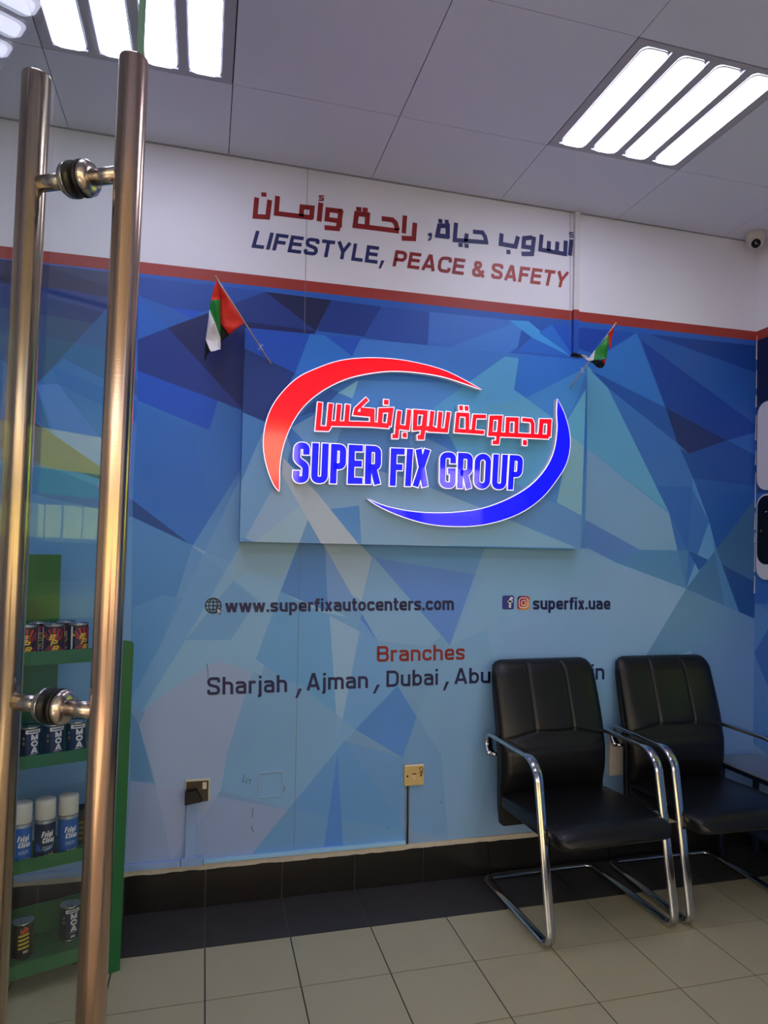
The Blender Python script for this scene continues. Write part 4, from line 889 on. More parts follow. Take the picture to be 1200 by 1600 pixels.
t = empty('cable_trunking', (.16, 0, .168), 'thin light blue trunking on the skirting between the two wall sockets', 'cable trunking')
obj('duct', box(-.420, .415, -.016, -.0003, .001, .017), m_tb2, t, bevel=.001)
# left socket
t = empty('wall_socket', (-.290, 0, .459), 'grimy dark switched socket with a black plug in it', 'wall socket')
m_brown = mat('grimy_plate', (72, 62, 48), .4, .3, .25, 60); m_cream = mat('cream_plastic', (214, 208, 178), .4); m_bk = mat('black_plastic', (14, 14, 14), .45)
obj('back_box', box(-.048, .046, -.012, -.0003, -.044, .044), m_cream, t, bevel=.002)
obj('face_plate', box(-.043, .041, -.016, -.0125, -.042, .039), m_brown, t, bevel=.001)
obj('rocker_switch', box(.018, .034, -.021, -.0165, .008, .034), m_cream, t, bevel=.001)
bm = bmesh.new(); a = [(-.047, -.042), (.020, -.032), (-.004, .012), (-.047, .008)]; prism_xz(a, -.052, -.0165, bm); obj('plug', bm, m_bk, t, bevel=.003)
# phone outlet
t = empty('wall_socket', (.608, 0, .4625), 'yellowed cream phone outlet left of the chairs', 'wall socket')
m_yel = mat('yellowed_plastic', (205, 178, 118), .4, 0, .1, 30)
obj('face_plate', box(-.044, .044, -.014, -.0003, -.045, .044), m_yel, t, bevel=.002)
obj('top_edge', box(-.043, .043, -.0148, -.010, .0400, .0445), mat('pale_top_strip', (240, 236, 225), .4), t)  # paler strip along the top edge of the plate
jack = obj('jack', box(-.010, .008, -.0165, -.0142, -.018, .003), mat('jack_shutter', (215, 190, 140), .4), t)
obj('jack_slot', box(-.010, .009, -.0155, -.0142, .003, .008), mat('jack_shadow', (90, 66, 34), .6), t)
for x in (-.031, .031): obj('screw', lathe(bmesh.new(), [(.0042, -.0155), (.0042, -.0142)], (x, 0, -.003), 12, 1), m_bk, t)
bm = bmesh.new(); m_pen = mat('green_pen', (52, 62, 24), .6)
stroke(bm, [(.022, .030), (.034, .031), (.040, .022), (.034, .014), (.026, .018), (.022, .030)], .0022, -.0158, -.0142); stroke(bm, [(.022, .010), (.038, .012)], .002, -.0158, -.0142); stroke(bm, [(.022, .005), (.040, .005)], .002, -.0158, -.0142); stroke(bm, [(.032, .013), (.032, .004)], .0018, -.0158, -.0142)
obj('pen_scribble', bm, m_pen, t)
m_cable = mat('pale_cable', (150, 158, 165), .5); m_dk = mat('dark_cable', (24, 22, 22), .5)
t = empty('outlet_cables', (.583, 0, .416), 'thin cables running down from the yellowed outlet to the skirting', 'cable')
for dx, m, r, n_ in ((-.009, m_cable, .004, 'pale_cable'), (-.001, m_dk, .006, 'dark_cable'), (.007, m_cable, .004, 'pale_cable')):
    bm = sweep(bmesh.new(), [(dx, -.006, .004), (dx+.001, -.006, -.08), (dx*.8+.002, -.006, -.16), (dx*.6+.002, -.006, -.248)], r, r, (1, 0, 0), 8); obj(n_, bm, m, t, True)
# white box between the chairs
t = empty('wall_socket', (1.60, 0, .40), 'white trunking box on the wall seen between the two chairs', 'wall socket')
m_wp = mat('white_plastic', (205, 202, 196), .4)
obj('box_body', box(-.045, .045, -.03, -.0003, .0, .19), m_wp, t, bevel=.003); obj('cover_lip', box(-.036, .036, -.034, -.0302, .012, .022), m_wp, t)
# cctv
t = empty('security_camera', (2.295, -.085, H), 'white dome security camera under the ceiling in the right corner', 'camera')
m_cw = mat('cctv_white', (206, 200, 192), .45)
obj('mount', lathe(bmesh.new(), [(.046, 0), (.046, -.012), (.045, -.030), (.038, -.040), (.030, -.044)][::-1], (0, 0, 0), 32), m_cw, t, True)
ball = obj('camera_ball', lathe(bmesh.new(), [(.001, -.078), (.018, -.075), (.030, -.064), (.036, -.050), (.036, -.040), (.030, -.028)], (0, 0, 0), 32), m_cw, t, True)
d = Vector((-.62, -.72, -.42)).normalized(); ro = d.to_track_quat('Z', 'Y').to_euler()
sh = obj('lens_shroud', lathe(bmesh.new(), [(.024, .0), (.026, .036), (.024, .040)], (0, 0, 0), 28), m_cw, ball, True); sh.location = (0, 0, -.05); sh.rotation_euler = ro
ln = obj('black_lens', lathe(bmesh.new(), [(.0215, .0402), (.021, .0425), (.008, .046)], (0, 0, 0), 28), mat('lens_black', (6, 6, 7), .12), ball, True); ln.location = (0, 0, -.05); ln.rotation_euler = ro
# posters on the right wall
def board(z0, z1, label, photo):
    t = empty('poster_board', (XR, -.03, z0), label, 'poster', 'rounded boards on the right wall')
    pts = rrect(.018, 0, .62, z1-z0, .06, 8)
    bm = bmesh.new()
    def pl(pts, x0, x1):
        bm = bmesh.new(); a = [bm.verts.new((x0, -s, z)) for s, z in pts]; b = [bm.verts.new((x1, -s, z)) for s, z in pts]
        bm.faces.new(a); bm.faces.new(b[::-1]); n = len(a)
        for i in range(n): bm.faces.new((a[i], a[(i+1) % n], b[(i+1) % n], b[i]))
        return bm
    obj('board', pl([(s-.03, z) for s, z in pts], -.010, -.0006), mat('board_white', (214, 212, 222), .35), t)
    if photo:
        pts = rrect(.024, .075, .60, z1-z0-.008, .055, 8); ph = obj('night_photo', pl([(s-.03, z) for s, z in pts], -.0108, -.0101), mat('photo_black', (8, 8, 14), .25), t)
        bm = bmesh.new(); random.seed(2)
        for i in range(26):
            s = random.uniform(.0, .5); z = random.uniform(.12, z1-z0-.05); l = random.uniform(.006, .02)
            a = [bm.verts.new(p) for p in ((-.0112, -s, z), (-.0112, -s-l, z+.004), (-.0112, -s-l, z+.007), (-.0112, -s, z+.003))]; bm.faces.new(a)
        tag(obj('photo_highlights', bm, mat('photo_pale', (180, 185, 200), .3), ph), kind='stuff')
board(1.765, 2.205, 'white rounded board, the upper one at the right edge of the photo', False)
board(1.322, 1.745, 'rounded board with a dark night photo, below the plain white board', True)

# ------------------------------------------------------------------ chairs
m_leather = mat('black_leather', (13, 12, 13), .36, 0, .1, 30, .25, 260, spec=.5)
m_shell = mat('black_back_shell', (15, 15, 16), .5)
m_chrome = mat('chrome', (200, 200, 204), .10, 1, .02)
def interp(tab, z):
    if z <= tab[0][0]: return tab[0][1]
    for (a, p), (b, q) in zip(tab, tab[1:]):
        if z <= b:
            t = (z-a)/(b-a); t = t*t*(3-2*t) if False else t; return p+(q-p)*t
    return tab[-1][1]
FY = [(.36, .150), (.42, .132), (.50, .118), (.58, .116), (.64, .128), (.70, .142), (.80, .176), (.90, .212), (.955, .245)]
def make_back():
    bm = bmesh.new(); rings = []; zs = []
    n = 90
    for i in range(n+1):
        v = i/n; zs.append(.345+.61*(1-(1-v)**1.15 if v > .5 else v*1.0*(1-(.5)**1.15)/.5))
    zs = [.345+(.955-.345)*i/n for i in range(n+1)]
    US = [math.sin(math.pi/2*(-1+2*k/24)) for k in range(25)]
    US = sorted(set([round(u, 4) for u in [-1, -.995, -.98, -.95, -.9]+[-.86+.0215*k for k in range(81)]+[.9, .95, .98, .995, 1]]))
    BU = [.95, .8, .4, 0, -.4, -.8, -.95]
    for z in zs:
        hw = .250+.003*math.sin((z-.36)*5)
        ed = max(0, (z-.900)/.055)
        if ed > 0: hw -= .045*(1-math.sqrt(max(0, 1-min(1, ed)**2)))
        eb = max(0, (.375-z)/.03)
        ht = .030*math.sqrt(max(.02, 1-min(1, max(0, (z-.920)/.036))**2))*math.sqrt(max(.05, 1-min(1, eb)**2*.9))
        if z < .60: ht *= 1.15
        yc = interp(FY, z)+.032; ring = []
        for u in US:
            y = -ht*math.sqrt(max(0, 1-abs(u)**7)); zc = .662-.055*max(0, abs(u)-.40); g = 0
            us = .36+.06*(z-.66)/.3*0; k = min(1, (1-abs(u))/.1)
            if z > zc: g += .007*math.exp(-((abs(u)-us)*hw/.0042)**2)*k-.004*max(0, 1-(u/us)**2)
            g += .007*math.exp(-((z-zc)/.0055)**2)*k
            if z <= zc: g -= .013*math.sin(min(1, max(0, (zc-z)/.25))*math.pi)*k
            ring.append(bm.verts.new((u*hw, yc+y+g, z)))
        for u in BU: ring.append(bm.verts.new((u*hw, yc+ht*math.sqrt(max(0, 1-abs(u)**7)), z)))
        rings.append(ring)
    for a, b in zip(rings, rings[1:]):
        M = len(a)
        for k in range(M): bm.faces.new((a[k], a[(k+1) % M], b[(k+1) % M], b[k]))
    bm.faces.new(rings[0][::-1]); bm.faces.new(rings[-1]); return bm
def make_seat():
    bm = bmesh.new(); rings = []; M = 64; n = 30
    for i in range(n+1):
        v = i/n; y = -.338+.498*v
        hw = .252; top = .418-.006*v+.012*math.sin(math.pi*v); bot = .350-.004*v
        if v < .14:
            q = 1-v/.14; s_ = math.sqrt(max(0, 1-q*q)); hw -= .045*(1-s_); mid = .372; top = mid+(top-mid)*(.12+.88*s_); bot = mid+(bot-mid)*(.12+.88*s_)
        if v > .93: q = (v-.93)/.07; top -= .02*q*q; hw -= .012*q*q
        ring = []
        for k in range(M):
            a = 2*math.pi*k/M; ca, sa = math.cos(a), math.sin(a)
            x = hw*math.copysign(abs(ca)**.28, ca); zc = (top+bot)/2; hz = (top-bot)/2
            z = zc+hz*math.copysign(abs(sa)**.42, sa)
            if sa > .2: z += .010*(1-(x/hw)**2)
            ring.append(bm.verts.new((x, y, z)))
        rings.append(ring)
    for a, b in zip(rings, rings[1:]):
        for k in range(M): bm.faces.new((a[k], a[(k+1) % M], b[(k+1) % M], b[k]))
    bm.faces.new(rings[0][::-1]); bm.faces.new(rings[-1]); return bm
def make_chair(loc, rz, label):
    t = empty('visitor_chair', loc, label, 'chair', 'black leather visitor chairs by the mural wall', rz)
    hx = .266
    side = [(.215, .560), (.245, .585), (.250, .622), (.215, .645), (-.135, .648), (-.195, .605), (-.312, .013), (.262, .013)]
    rad = [0, .02, .03, .03, .07, .07, .06, .05]
    L = [(-hx, y, z) for y, z in side]; R = [(hx, y, z) for y, z in side[::-1]]
    path = fillet(L+R, [0]+rad[1:7]+[.055, .055]+rad[1:7][::-1]+[0], 7)
    bm = sweep(bmesh.new(), path, .037, .019, (1, 0, 0), 16, .75); obj('chrome_frame', bm, m_chrome, t, True)
    for s in (-1, 1):
        bm = sweep(bmesh.new(), [(s*.275, .214, .561), (s*.22, .205, .561)], .016, .016, (0, 1, 0), 12); obj('arm_bolt', bm, m_chrome, t, True)
        bm = sweep(bmesh.new(), [(s*.262, -.235, .372), (s*.245, -.235, .372)], .05, .03, (0, 1, 0), 12); obj('seat_bracket', bm, m_bk, t, True)
    obj('seat', make_seat(), m_leather, t, True)
    bk = obj('backrest', make_back(), m_leather, t, True)
    # moulded shell behind the back, reaching below the seat
    bm = bmesh.new(); rings = []
    for z, y, hw in ((.272, .168, .232), (.282, .166, .246), (.34, .168, .252), (.42, .172, .254), (.55, .176, .254), (.66, .196, .253), (.78, .234, .250), (.88, .262, .246), (.935, .276, .236)):
        ring = []
        for x_, dy in ((-hw, -.016), (-hw, .010), (-hw*.9, .020), (hw*.9, .020), (hw, .010), (hw, -.016), (hw*.9, -.018), (-hw*.9, -.018)): ring.append(bm.verts.new((x_, y+dy, z)))
        rings.append(ring)
    for a, b in zip(rings, rings[1:]):
        for k in range(8): bm.faces.new((a[k], a[(k+1) % 8], b[(k+1) % 8], b[k]))
    bm.faces.new(rings[0][::-1]); bm.faces.new(rings[-1]); obj('back_shell', bm, m_shell, t, False, .004)
    # piping round the seat side
    for s in (-1, 1):
        bm = sweep(bmesh.new(), [(s*.249, .14, .404), (s*.250, -.05, .414), (s*.249, -.22, .412), (s*.235, -.285, .395)], .006, .006, (1, 0, 0), 8); obj('seat_piping', bm, m_leather, t, True)
    return t
make_chair((1.198, -.312, 0), math.radians(2.0), 'black leather chair with chrome sled frame, the left one of the pair')
make_chair((1.815, -.305, 0), math.radians(-.5), 'black leather chair with chrome sled frame, nearer the right corner')
# side table
t = empty('side_table', (2.235, -.235, 0), 'low dark side table with a glass top at the right edge', 'table')
pts = rrect(-.125, -.19, .125, .19, .035)
bm = bmesh.new(); va = [bm.verts.new((x, y, .452)) for x, y in pts]; vb = [bm.verts.new((x, y, .461)) for x, y in pts]; bm.faces.new(va[::-1]); bm.faces.new(vb)
for i in range(len(va)): bm.faces.new((va[i], va[(i+1) % len(va)], vb[(i+1) % len(va)], vb[i]))
obj('glass_top', bm, mat('glass_wall_reflection', (118, 128, 140), .04, 0, .02, spec=.8), t)  # lightened base colour stands in for the wall reflected in the glass
m_navy = mat('navy_metal', (20, 28, 52), .4)
bm = bmesh.new(); bx(bm, -.11, .11, -.17, -.15, .425, .4515); bx(bm, -.11, .11, .15, .17, .425, .4515); bx(bm, -.11, -.09, -.15, .15, .425, .4515); bx(bm, .09, .11, -.15, .15, .425, .4515); obj('apron', bm, m_navy, t)
for a in (-1, 1):
    for b in (-1, 1): obj('leg', box(a*.10-.011, a*.10+.011, b*.16-.011, b*.16+.011, 0, .4249), m_navy, t, bevel=.002)
obj('lower_shelf', box(-.085, .085, -.145, .145, .16, .172), m_navy, t)
# ------------------------------------------------------------------ green display rack and its goods
RP = Vector((-.54, -.375, 0)); RD = Vector((.944, .328, 0)).normalized(); RN = Vector((-.328, .944, 0)).normalized()
rrz = math.atan2(RD.y, RD.x)
rack = empty('display_rack', RP, 'green metal display rack with four shelves of cans behind the glass door', 'shelf rack', None, rrz)
m_green = mat('green_metal', (22, 98, 50), .42, 0, .06, 20)
SH = [(1.043, 1.085), (.719, .757), (.394, .433), (.068, .111)]
RW = -.66; DEP = .235
for z0, z1 in SH:
    obj('shelf', box(RW, .0, .004, DEP, z0, z0+.006), m_green, rack)
    obj('front_lip', box(RW, .0, -.002, .0035, z0-.002, z1), m_green, rack)
pr = bmesh.new()
v = [(-.034, 0), (.011, 0), (.027, 1.092), (.023, 1.100), (-.018, 1.108)]
prism_xz(v, -.010, .018, pr); obj('side_post', pr, m_green, rack)
pl = bmesh.new(); prism_xz([(RW-.03, 0), (RW, 0), (RW, 1.1), (RW-.03, 1.1)], -.010, .018, pl); obj('side_post', pl, m_green, rack)
obj('back_strip', box(-.46, -.168, DEP+.001, DEP+.008, .74, 1.39), m_green, rack)
obj('back_guard', box(RW, -.02, DEP+.001, DEP+.008, .725, .80), m_green, rack)
obj('back_guard', box(RW, -.02, DEP+.001, DEP+.008, .074, .175), m_green, rack)
bm = bmesh.new(); prism_xz([(-.46, .1755), (-.40, .1755), (-.40, .739), (-.46, .739)], DEP+.001, DEP+.008, bm); obj('rear_upright', bm, m_green, rack)
def rpos(d, off, z): return RP+RD*d+RN*off+Vector((0, 0, z))
m_tin = mat('tin', (190, 192, 195), .22, 1, .03); m_capw = mat('cap_white', (205, 205, 200), .45)
m_black = mat('label_black', (16, 15, 18), .35); m_lr = mat('label_red', (205, 52, 34), .35); m_dr = mat('label_dark_red', (88, 18, 18), .35); m_ye = mat('label_yellow', (222, 190, 40), .35)
m_bl = mat('label_blue', (30, 92, 176), .35); m_nv = mat('label_navy', (14, 30, 72), .35); m_lwt = mat('label_white', (222, 224, 226), .35); m_lb = mat('label_light_blue', (100, 170, 215), .35)
def cyl_shell(r, z0, z1, a0=-math.pi, a1=math.pi, seg=36):
    bm = bmesh.new(); n = max(2, int(seg*(a1-a0)/(2*math.pi))); A = []; B = []
    full = (a1-a0) > 6.28
    for k in range(n if full else n+1):
        a = a0+(a1-a0)*k/n; A.append(bm.verts.new((r*math.sin(a), -r*math.cos(a), z0))); B.append(bm.verts.new((r*math.sin(a), -r*math.cos(a), z1)))
    m_ = len(A)
    for k in range(m_ if full else m_-1): bm.faces.new((A[k], A[(k+1) % m_], B[(k+1) % m_], B[k]))
    return bm
def wrap(bm, r):
    """bend flat art (x across, z up) round a can of radius r, facing -y"""
    for v in bm.verts:
        a = v.co.x/r; rr = r-v.co.y; v.co = Vector((rr*math.sin(a), -rr*math.cos(a), v.co.z))
    return bm
def art(name, bm, m, r, parent):
    bmesh.ops.subdivide_edges(bm, edges=[e for e in bm.edges if abs(e.verts[0].co.x-e.verts[1].co.x) > r*.35], cuts=2)
    wrap(bm, r); return obj(name, bm, m, parent)
def poly(pts, y=-.0006):
    bm = bmesh.new(); bm.faces.new([bm.verts.new((x, y, z)) for x, z in pts]); return bm
def facing(p):
    v = Vector((-.287, -2.912))-Vector((p.x, p.y)); return math.atan2(v.y, v.x)+math.pi/2
def can_body(t, r, h, lab, seamed=True):
    obj('can_body', lathe(bmesh.new(), [(r-.002, 0), (r, .002), (r, .0045), (r-.0012, .006), (r-.0012, h-.006), (r, h-.004), (r, h-.001), (r-.0015, h), (r-.003, h-.003), (r-.0045, h-.0035)], (0, 0, 0), 36), m_tin, t, True)
    obj('wrap_label', cyl_shell(r-.0008, .0065, h-.0075), lab, t, True)
    obj('ring_pull', sweep(bmesh.new(), fillet([(-.006, .006, h-.0015), (-.006, -.010, h-.0005), (.006, -.010, h-.0005), (.006, .006, h-.0015)], .006, 4), .003, .0014, (1, 0, 0), 8), m_tin, t, True)
def red_can(d, off, turn, label):
    p = rpos(d, off, SH[0][0]+.0065); t = empty('additive_can', p, label, 'can', 'red and black cans on the top shelf', facing(p)+turn)
    r = .0325; h = .117; can_body(t, r, h, m_black)
    art('red_field', poly([(-.028, .010), (.030, .010), (.030, .106), (-.028, .106)], -.0001), m_dr, r, t)
    bm = bmesh.new()
    for k in range(-3, 4):
        a = k*.36; 
        for s in (1, -1):
            x0 = math.sin(a)*.010; z0 = .056+s*math.cos(a)*.010; x1 = math.sin(a)*.050; z1 = .056+s*math.cos(a)*.050
            w0, w1 = .0008, .0032
            x0, x1 = [max(-.030, min(.030, q)) for q in (x0, x1)]; z1 = max(.010, min(.106, z1))
            bm.faces.new([bm.verts.new(q) for q in ((x0-w0, -.0003, z0), (x0+w0, -.0003, z0), (x1+w1, -.0003, z1), (x1-w1, -.0003, z1))])
    art('sunburst', bm, m_lr, r, t)
    for i, ch in enumerate('EPR'):
        x = -.012+.005*i; z = .068-.018*i
        art('can_lettering', word(ch, [(x-.004, z), (x+.014, z), (x+.001, z+.017), (x+.019, z+.017)], -.0010, 0, .24), m_ye, r, t)
    art('white_stripe', poly([(-.026, .026), (.026, .031), (.026, .034), (-.026, .029)], -.0008), m_lwt, r, t)
    art('side_seam', poly([(-.042, .008), (-.036, .008), (-.036, .108), (-.042, .108)], -.0006), m_lwt, r, t)
    art('side_seam', poly([(.040, .008), (.047, .008), (.047, .108), (.040, .108)], -.0006), m_lwt, r, t)
    art('badge', poly([(-.034+.0045*math.cos(q*math.pi/6), .080+.005*math.sin(q*math.pi/6)) for q in range(12)], -.0006), m_ye, r, t)
    return t
red_can(-.291, .045, .0, 'red and black can with yellow letters, leftmost on the top shelf')
red_can(-.215, .043, .10, 'red and black can with yellow letters, second from left on the top shelf')
red_can(-.140, .045, .62, 'red and black can turned to show its pale seam, third on the top shelf')
red_can(-.058, .045, .75, 'red and black can half hidden behind the outer handle bar, top shelf')
red_can(.005-.033, .118, .9, 'red and black can behind the rest at the right end of the top shelf')
red_can(-.250, .125, .2, 'red and black can in the back row of the top shelf, left')
red_can(-.165, .125, .3, 'red and black can in the back row of the top shelf, middle')
def dark_can(d, off, zsh, turn, label, kind='MOA', group='dark navy cans on the second shelf'):
    p = rpos(d, off, zsh+.0065); t = empty('additive_can', p, label, 'can', group, facing(p)+turn)
    r = .0325; h = .117; can_body(t, r, h, m_black)
    art('blue_field', poly([(-.018, .010), (.024, .010), (.024, .096), (-.018, .096)], -.0003), m_nv if kind == 'MOA' else m_black, r, t)
    if kind == 'MOA':
        art('white_band', poly([(-.020, .096), (.027, .096), (.027, .108), (-.020, .108)], -.0005), m_lwt, r, t)
        art('band_text', poly([(-.013, .1005), (.020, .1005), (.020, .104), (-.013, .104)], -.0008), m_nv, r, t)
        for i, ch in enumerate('MOA'):
            z = .076-.0205*i; art('can_lettering', word(ch, [(-.004, z), (.017, z), (-.004, z+.018), (.017, z+.018)], -.0010, 0, .28), m_lwt, r, t)
        art('small_print', poly([(-.008, .030), (.022, .032), (.022, .0335), (-.008, .0315)], -.0008), m_lwt, r, t)
        art('maker_mark', word('BG', [(-.003, .014), (.010, .014), (-.001, .022), (.012, .022)], -.0010, 0, .24), m_lwt, r, t)
        art('badge', poly([(-.026+.0040*math.cos(q*math.pi/6), .082+.0055*math.sin(q*math.pi/6)) for q in range(12)], -.0006), mat('badge_grey', (110, 118, 128), .4), r, t)
        art('badge', poly([(-.026+.0045*math.cos(q*math.pi/6), .066+.0055*math.sin(q*math.pi/6)) for q in range(12)], -.0006), mat('badge_olive', (130, 112, 44), .4), r, t)
        art('side_seam', poly([(.040, .008), (.045, .008), (.045, .108), (.040, .108)], -.0006), m_lwt, r, t)
    else:
        art('flame', poly([(-.010, .085), (.012, .088), (.014, .100), (.003, .110), (-.004, .096), (-.010, .104)], -.0006), mat('label_orange', (190, 84, 24), .4), r, t)
        for i in range(4):
            z = .084-.013*i; art('yellow_bar', poly([(-.016, z-.009), (.016, z-.004), (.016, z+.002), (-.016, z-.003)], -.0009), m_ye, r, t)
        art('maker_mark', word('BG', [(-.002, .024), (.012, .024), (0, .031), (.014, .031)], -.0010, 0, .24), m_lwt, r, t)
    return t
Z2 = SH[1][0]
dark_can(-.346, .045, Z2, .1, 'dark can cut off by the inner handle bar, second shelf, far left')
dark_can(-.274, .047, Z2, .25, 'navy can with white stacked letters, left of three on the second shelf')
dark_can(-.205, .048, Z2, .30, 'navy can with white stacked letters, middle of three on the second shelf')
dark_can(-.136, .049, Z2, .12, 'navy can with white stacked letters, right of three on the second shelf')
Z4 = SH[3][0]
dark_can(-.268, .115, Z4, .1, 'dark can with yellow bars standing on the bottom shelf', 'FLAME', 'cans on the bottom shelf')
dark_can(-.120, .150, Z4, .2, 'dark can with white letters on the bottom shelf beside the handle bar', 'MOA', 'cans on the bottom shelf')
Z3 = SH[2][0]
def spray(d, off, label, dark, turn):
    p = rpos(d, off, Z3+.0065); t = empty('spray_can', p, label, 'spray can', 'white-capped spray cans on the third shelf', facing(p)+turn)
    r = .031
    obj('can_body', lathe(bmesh.new(), [(r-.003, 0), (r, .003), (r, .128), (r-.001, .134), (r-.004, .138)], (0, 0, 0), 36), mat('can_silver_grey', (150, 155, 162), .35, .5), t, True)
    obj('white_cap', lathe(bmesh.new(), [(r-.0006, .1385), (r, .140), (r-.0004, .194), (r-.002, .1985), (r-.006, .2005), (.002, .2012)], (0, 0, 0), 40), m_capw, t, True)
    obj('wrap_label', cyl_shell(r+.0004, .006, .126), m_nv if dark else m_bl, t, True)
    art('dark_foot', poly([(-.046, .006), (.046, .006), (.046, .036), (-.046, .036)], -.0008), m_black, r, t)
    if dark:
        art('swoosh', poly([(-.010, .040), (.010, .044), (.024, .060), (.028, .085), (.024, .066), (.010, .052)], -.0012), m_lb, r, t)
        art('swoosh', poly([(-.035, .040), (-.012, .040), (-.020, .058), (-.035, .070)], -.0010), m_bl, r, t)
    art('can_lettering', word('Frigi', [(-.016, .085), (.018, .085), (-.012, .103), (.020, .103)], -.0014, 0, .22), m_lwt, r, t)
    art('can_lettering', word('Clean', [(-.013, .066), (.022, .066), (-.010, .083), (.025, .083)], -.0014, 0, .22), m_lwt, r, t)
    for z in (.052, .046):
        art('small_print', poly([(-.012, z), (.018, z+.001), (.018, z+.0025), (-.012, z+.0015)], -.0011), m_lwt, r, t)
    art('maker_mark', word('BG', [(-.008, .018), (.010, .018), (-.006, .029), (.012, .029)], -.0014, 0, .24), m_lwt, r, t)
    art('drop_mark', poly([(.017+.006*math.cos(q*math.pi/6), .025+.006*math.sin(q*math.pi/6)) for q in range(12)], -.0012), m_ye, r, t)
    return t
spray(-.290, .045, 'white-capped spray can with plain blue label, left of three', False, .15)
spray(-.221, .047, 'white-capped spray can with navy label and swoosh, middle of three', True, .18)
spray(-.152, .050, 'white-capped spray can with plain blue label, right of three', False, .18)
bxo = empty('product_box', rpos(-.045, .150, Z3+.0065), 'dark box with olive stripes behind the third spray can', 'box', None, rrz)
obj('carton', box(-.07, .065, -.03, .03, 0, .115), mat('carton_black', (26, 24, 24), .5), bxo)
for i in range(4): obj('olive_stripe', box(-.0695, .0645, -.0312, -.0302, .014+.018*i, .022+.018*i), mat('olive', (112, 104, 40), .5), bxo)
obj('red_dot', lathe(bmesh.new(), [(.009, -.0318), (.009, -.0302)], (-.030, 0, .098), 16, 1), mat('pale_red', (190, 84, 84), .5), bxo)
cc = empty('coiled_cable', rpos(-.385, .14, Z4+.0065), 'grey coiled cable lying at the left of the bottom shelf', 'cable', None, rrz)
pts = []
for k in range(90):
    a = k*.42; rr = .055+.010*math.sin(k*.9); pts.append((rr*math.cos(a), rr*math.sin(a)*.8, .006+.0007*k))
obj('coil', sweep(bmesh.new(), pts, .006, .006, (0, 0, 1), 8), mat('grey_cable', (70, 68, 66), .5), cc, True)

# ------------------------------------------------------------------ outside, seen only as reflections and as daylight
gr = obj('pavement', bx(bmesh.new(), -30, 30, -40, 30, -.30, -.065), mat('sandy_paving', (176, 160, 136), .8, 0, .1, 2)); tag(gr, 'sunlit sandy paving outside the shop', kind='structure')
# canopy over the parking in front of the shop and along its side
can = empty('canopy', (0, -5.2, 0), 'flat metal canopy along the shop front', 'canopy')
obj('canopy_roof', box(-7, 2.4, -2.2, 2.25, 3.1, 3.25), mat('canopy_grey', (150, 155, 160), .5), can)
for x in (-6, -1.8, 2.2): obj('canopy_post', box(x-.06, x+.06, -2.1, -1.98, -.06, 3.1), m_frame, can)
can = empty('canopy', (4.0, 1.2, 0), 'flat metal canopy along the side of the shop', 'canopy')
obj('canopy_roof', box(-1.45, 1.2, -5.0, 6.0, 3.1, 3.25), mat('canopy_grey', (150, 155, 160), .5), can)
for y in (3.4, 5.8): obj('canopy_post', box(1.05, 1.15, y, y+.1, -.06, 3.1), m_frame, can)
def building(name, loc, rz, w, label, fascia, body):
    t = empty(name, loc, label, 'building', None, rz)
    m_b = mat('wall_'+name, body, .7, 0, .05, 1); m_f = mat('fascia_'+name, fascia, .6)
    obj('walls', box(-w/2, w/2, 0, 5, -.06, 4.6), m_b, t)
    fa = obj('fascia', box(-w/2, w/2, -.35, -.001, 2.5, 3.3), m_f, t)
    bm = bmesh.new(); stroke(bm, [(-.3+1.1*math.cos(a*math.pi/16), 2.9+.28*math.sin(a*math.pi/16)) for a in range(33)], .06, -.38, -.351); obj('oval_sign', bm, mat('sign_orange', (210, 96, 60), .5), fa)
    n = int(w/1.3)
    for i in range(n):
        x0 = -w/2+.2+i*1.3; f = obj('shop_window', box(x0, x0+1.15, -.04, -.001, .25, 2.35), mat('pane_'+name, (190, 185, 130), .3), t)
        obj('mullion', box(x0+.55, x0+.6, -.06, -.041, .25, 2.35), m_frame, f)
    return t
building('shop_building', (23, 7.6, 0), -math.pi/2-.2, 24, 'shop building with a green fascia across the side parking', (60, 130, 70), (206, 196, 150))
building('warehouse_building', (1.5, -17, 0), math.pi, 26, 'pale building across the road from the shop front', (120, 120, 118), (214, 196, 170))
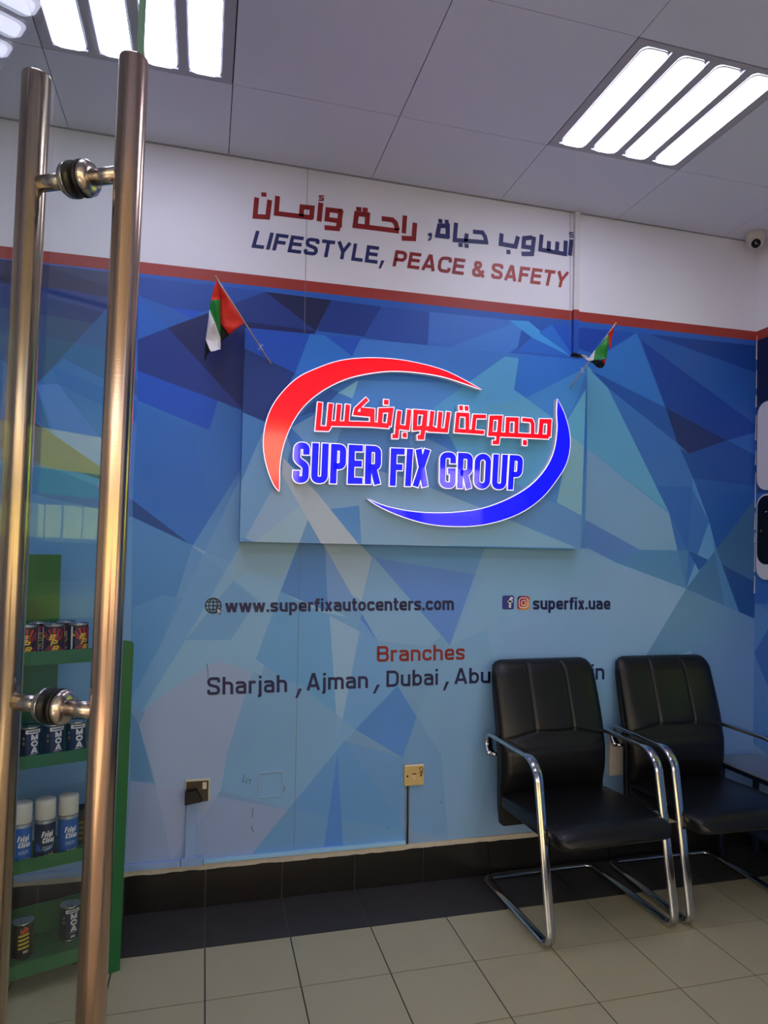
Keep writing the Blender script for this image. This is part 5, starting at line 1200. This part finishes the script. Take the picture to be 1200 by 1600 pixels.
def car(loc, rz, rgb, label):
    t = empty('parked_car', loc, label, 'car', 'cars parked outside', rz)
    m_c = mat('car_paint_%d' % rgb[0], rgb, .2, .2, .02, coat=.8); m_g = mat('car_glass', (20, 24, 28), .05)
    prof = [(-2.2, .32), (-2.2, .72), (-2.12, .92), (-1.55, .98), (-.95, 1.40), (.35, 1.42), (1.05, 1.00), (2.0, .84), (2.22, .62), (2.22, .32), (1.72, .30), (1.62, .52), (1.38, .62), (1.12, .52), (1.02, .30), (-1.02, .30), (-1.12, .52), (-1.38, .62), (-1.62, .52), (-1.72, .30)]
    bm = bmesh.new(); cols = []
    for y, s in ((-.86, .0), (-.80, .02), (.80, .02), (.86, .0)):
        cols.append([bm.verts.new((x, y*(1-.16*max(0, (z-.95)/.45)), z)) for x, z in prof])
    for a, b in zip(cols, cols[1:]):
        for i in range(len(prof)): bm.faces.new((a[i], a[(i+1) % len(prof)], b[(i+1) % len(prof)], b[i]))
    for c_ in (cols[0], cols[-1]):
        for tri in tessellate_polygon([[Vector((x, z, 0)) for x, z in prof]]): bm.faces.new([c_[i] for i in tri])
    obj('body', bm, m_c, t, False, .03)
    for s in (-1, 1):
        bm = bmesh.new(); q = [(-1.35, 1.02), (-.88, 1.34), (.30, 1.36), (.88, 1.02)]
        vs = [bm.verts.new((x, s*(.865-.14*(z-.95)/.45*.86*1.05), z)) for x, z in q]; bm.faces.new(vs); o = obj('side_window', bm, m_g, t); o.modifiers.new('s', 'SOLIDIFY').thickness = .02
        for x in (-1.37, 1.37):
            w_ = obj('wheel', lathe(bmesh.new(), [(.20, s*.70), (.31, s*.72), (.31, s*.88), (.22, s*.90)], (x, 0, .25), 24, 1), mat('tyre', (20, 20, 20), .8), t, True)
            obj('hub', lathe(bmesh.new(), [(.17, s*.9005), (.03, s*.91)], (x, 0, .25), 12, 1), m_tin, w_)
        obj('tail_light', box(-2.23, -2.15, s*.62-.14, s*.62+.14, .70, .86), mat('tail_red', (190, 30, 30), .2), t)
        obj('headlight', box(2.12, 2.235, s*.62-.15, s*.62+.15, .62, .76), m_lwt, t)
    obj('rear_window', prism_xz([(-1.56, 1.0), (-1.50, 1.0), (-.98, 1.36), (-1.06, 1.36)], -.62, .62), m_g, t)
    obj('number_plate', box(-2.235, -2.201, -.26, .26, .62, .74), m_lwt, t)
    return t
car((7.2, .6, -.06), math.pi*.06+math.pi*0, (215, 212, 206), 'white saloon car parked outside the side window')
car((9.6, 4.6, -.06), math.pi*.1, (36, 42, 70), 'dark blue car parked beyond the white one')
car((.2, -10.8, -.06), math.pi*.5, (200, 150, 110), 'sandy coloured car parked in front of the shop')
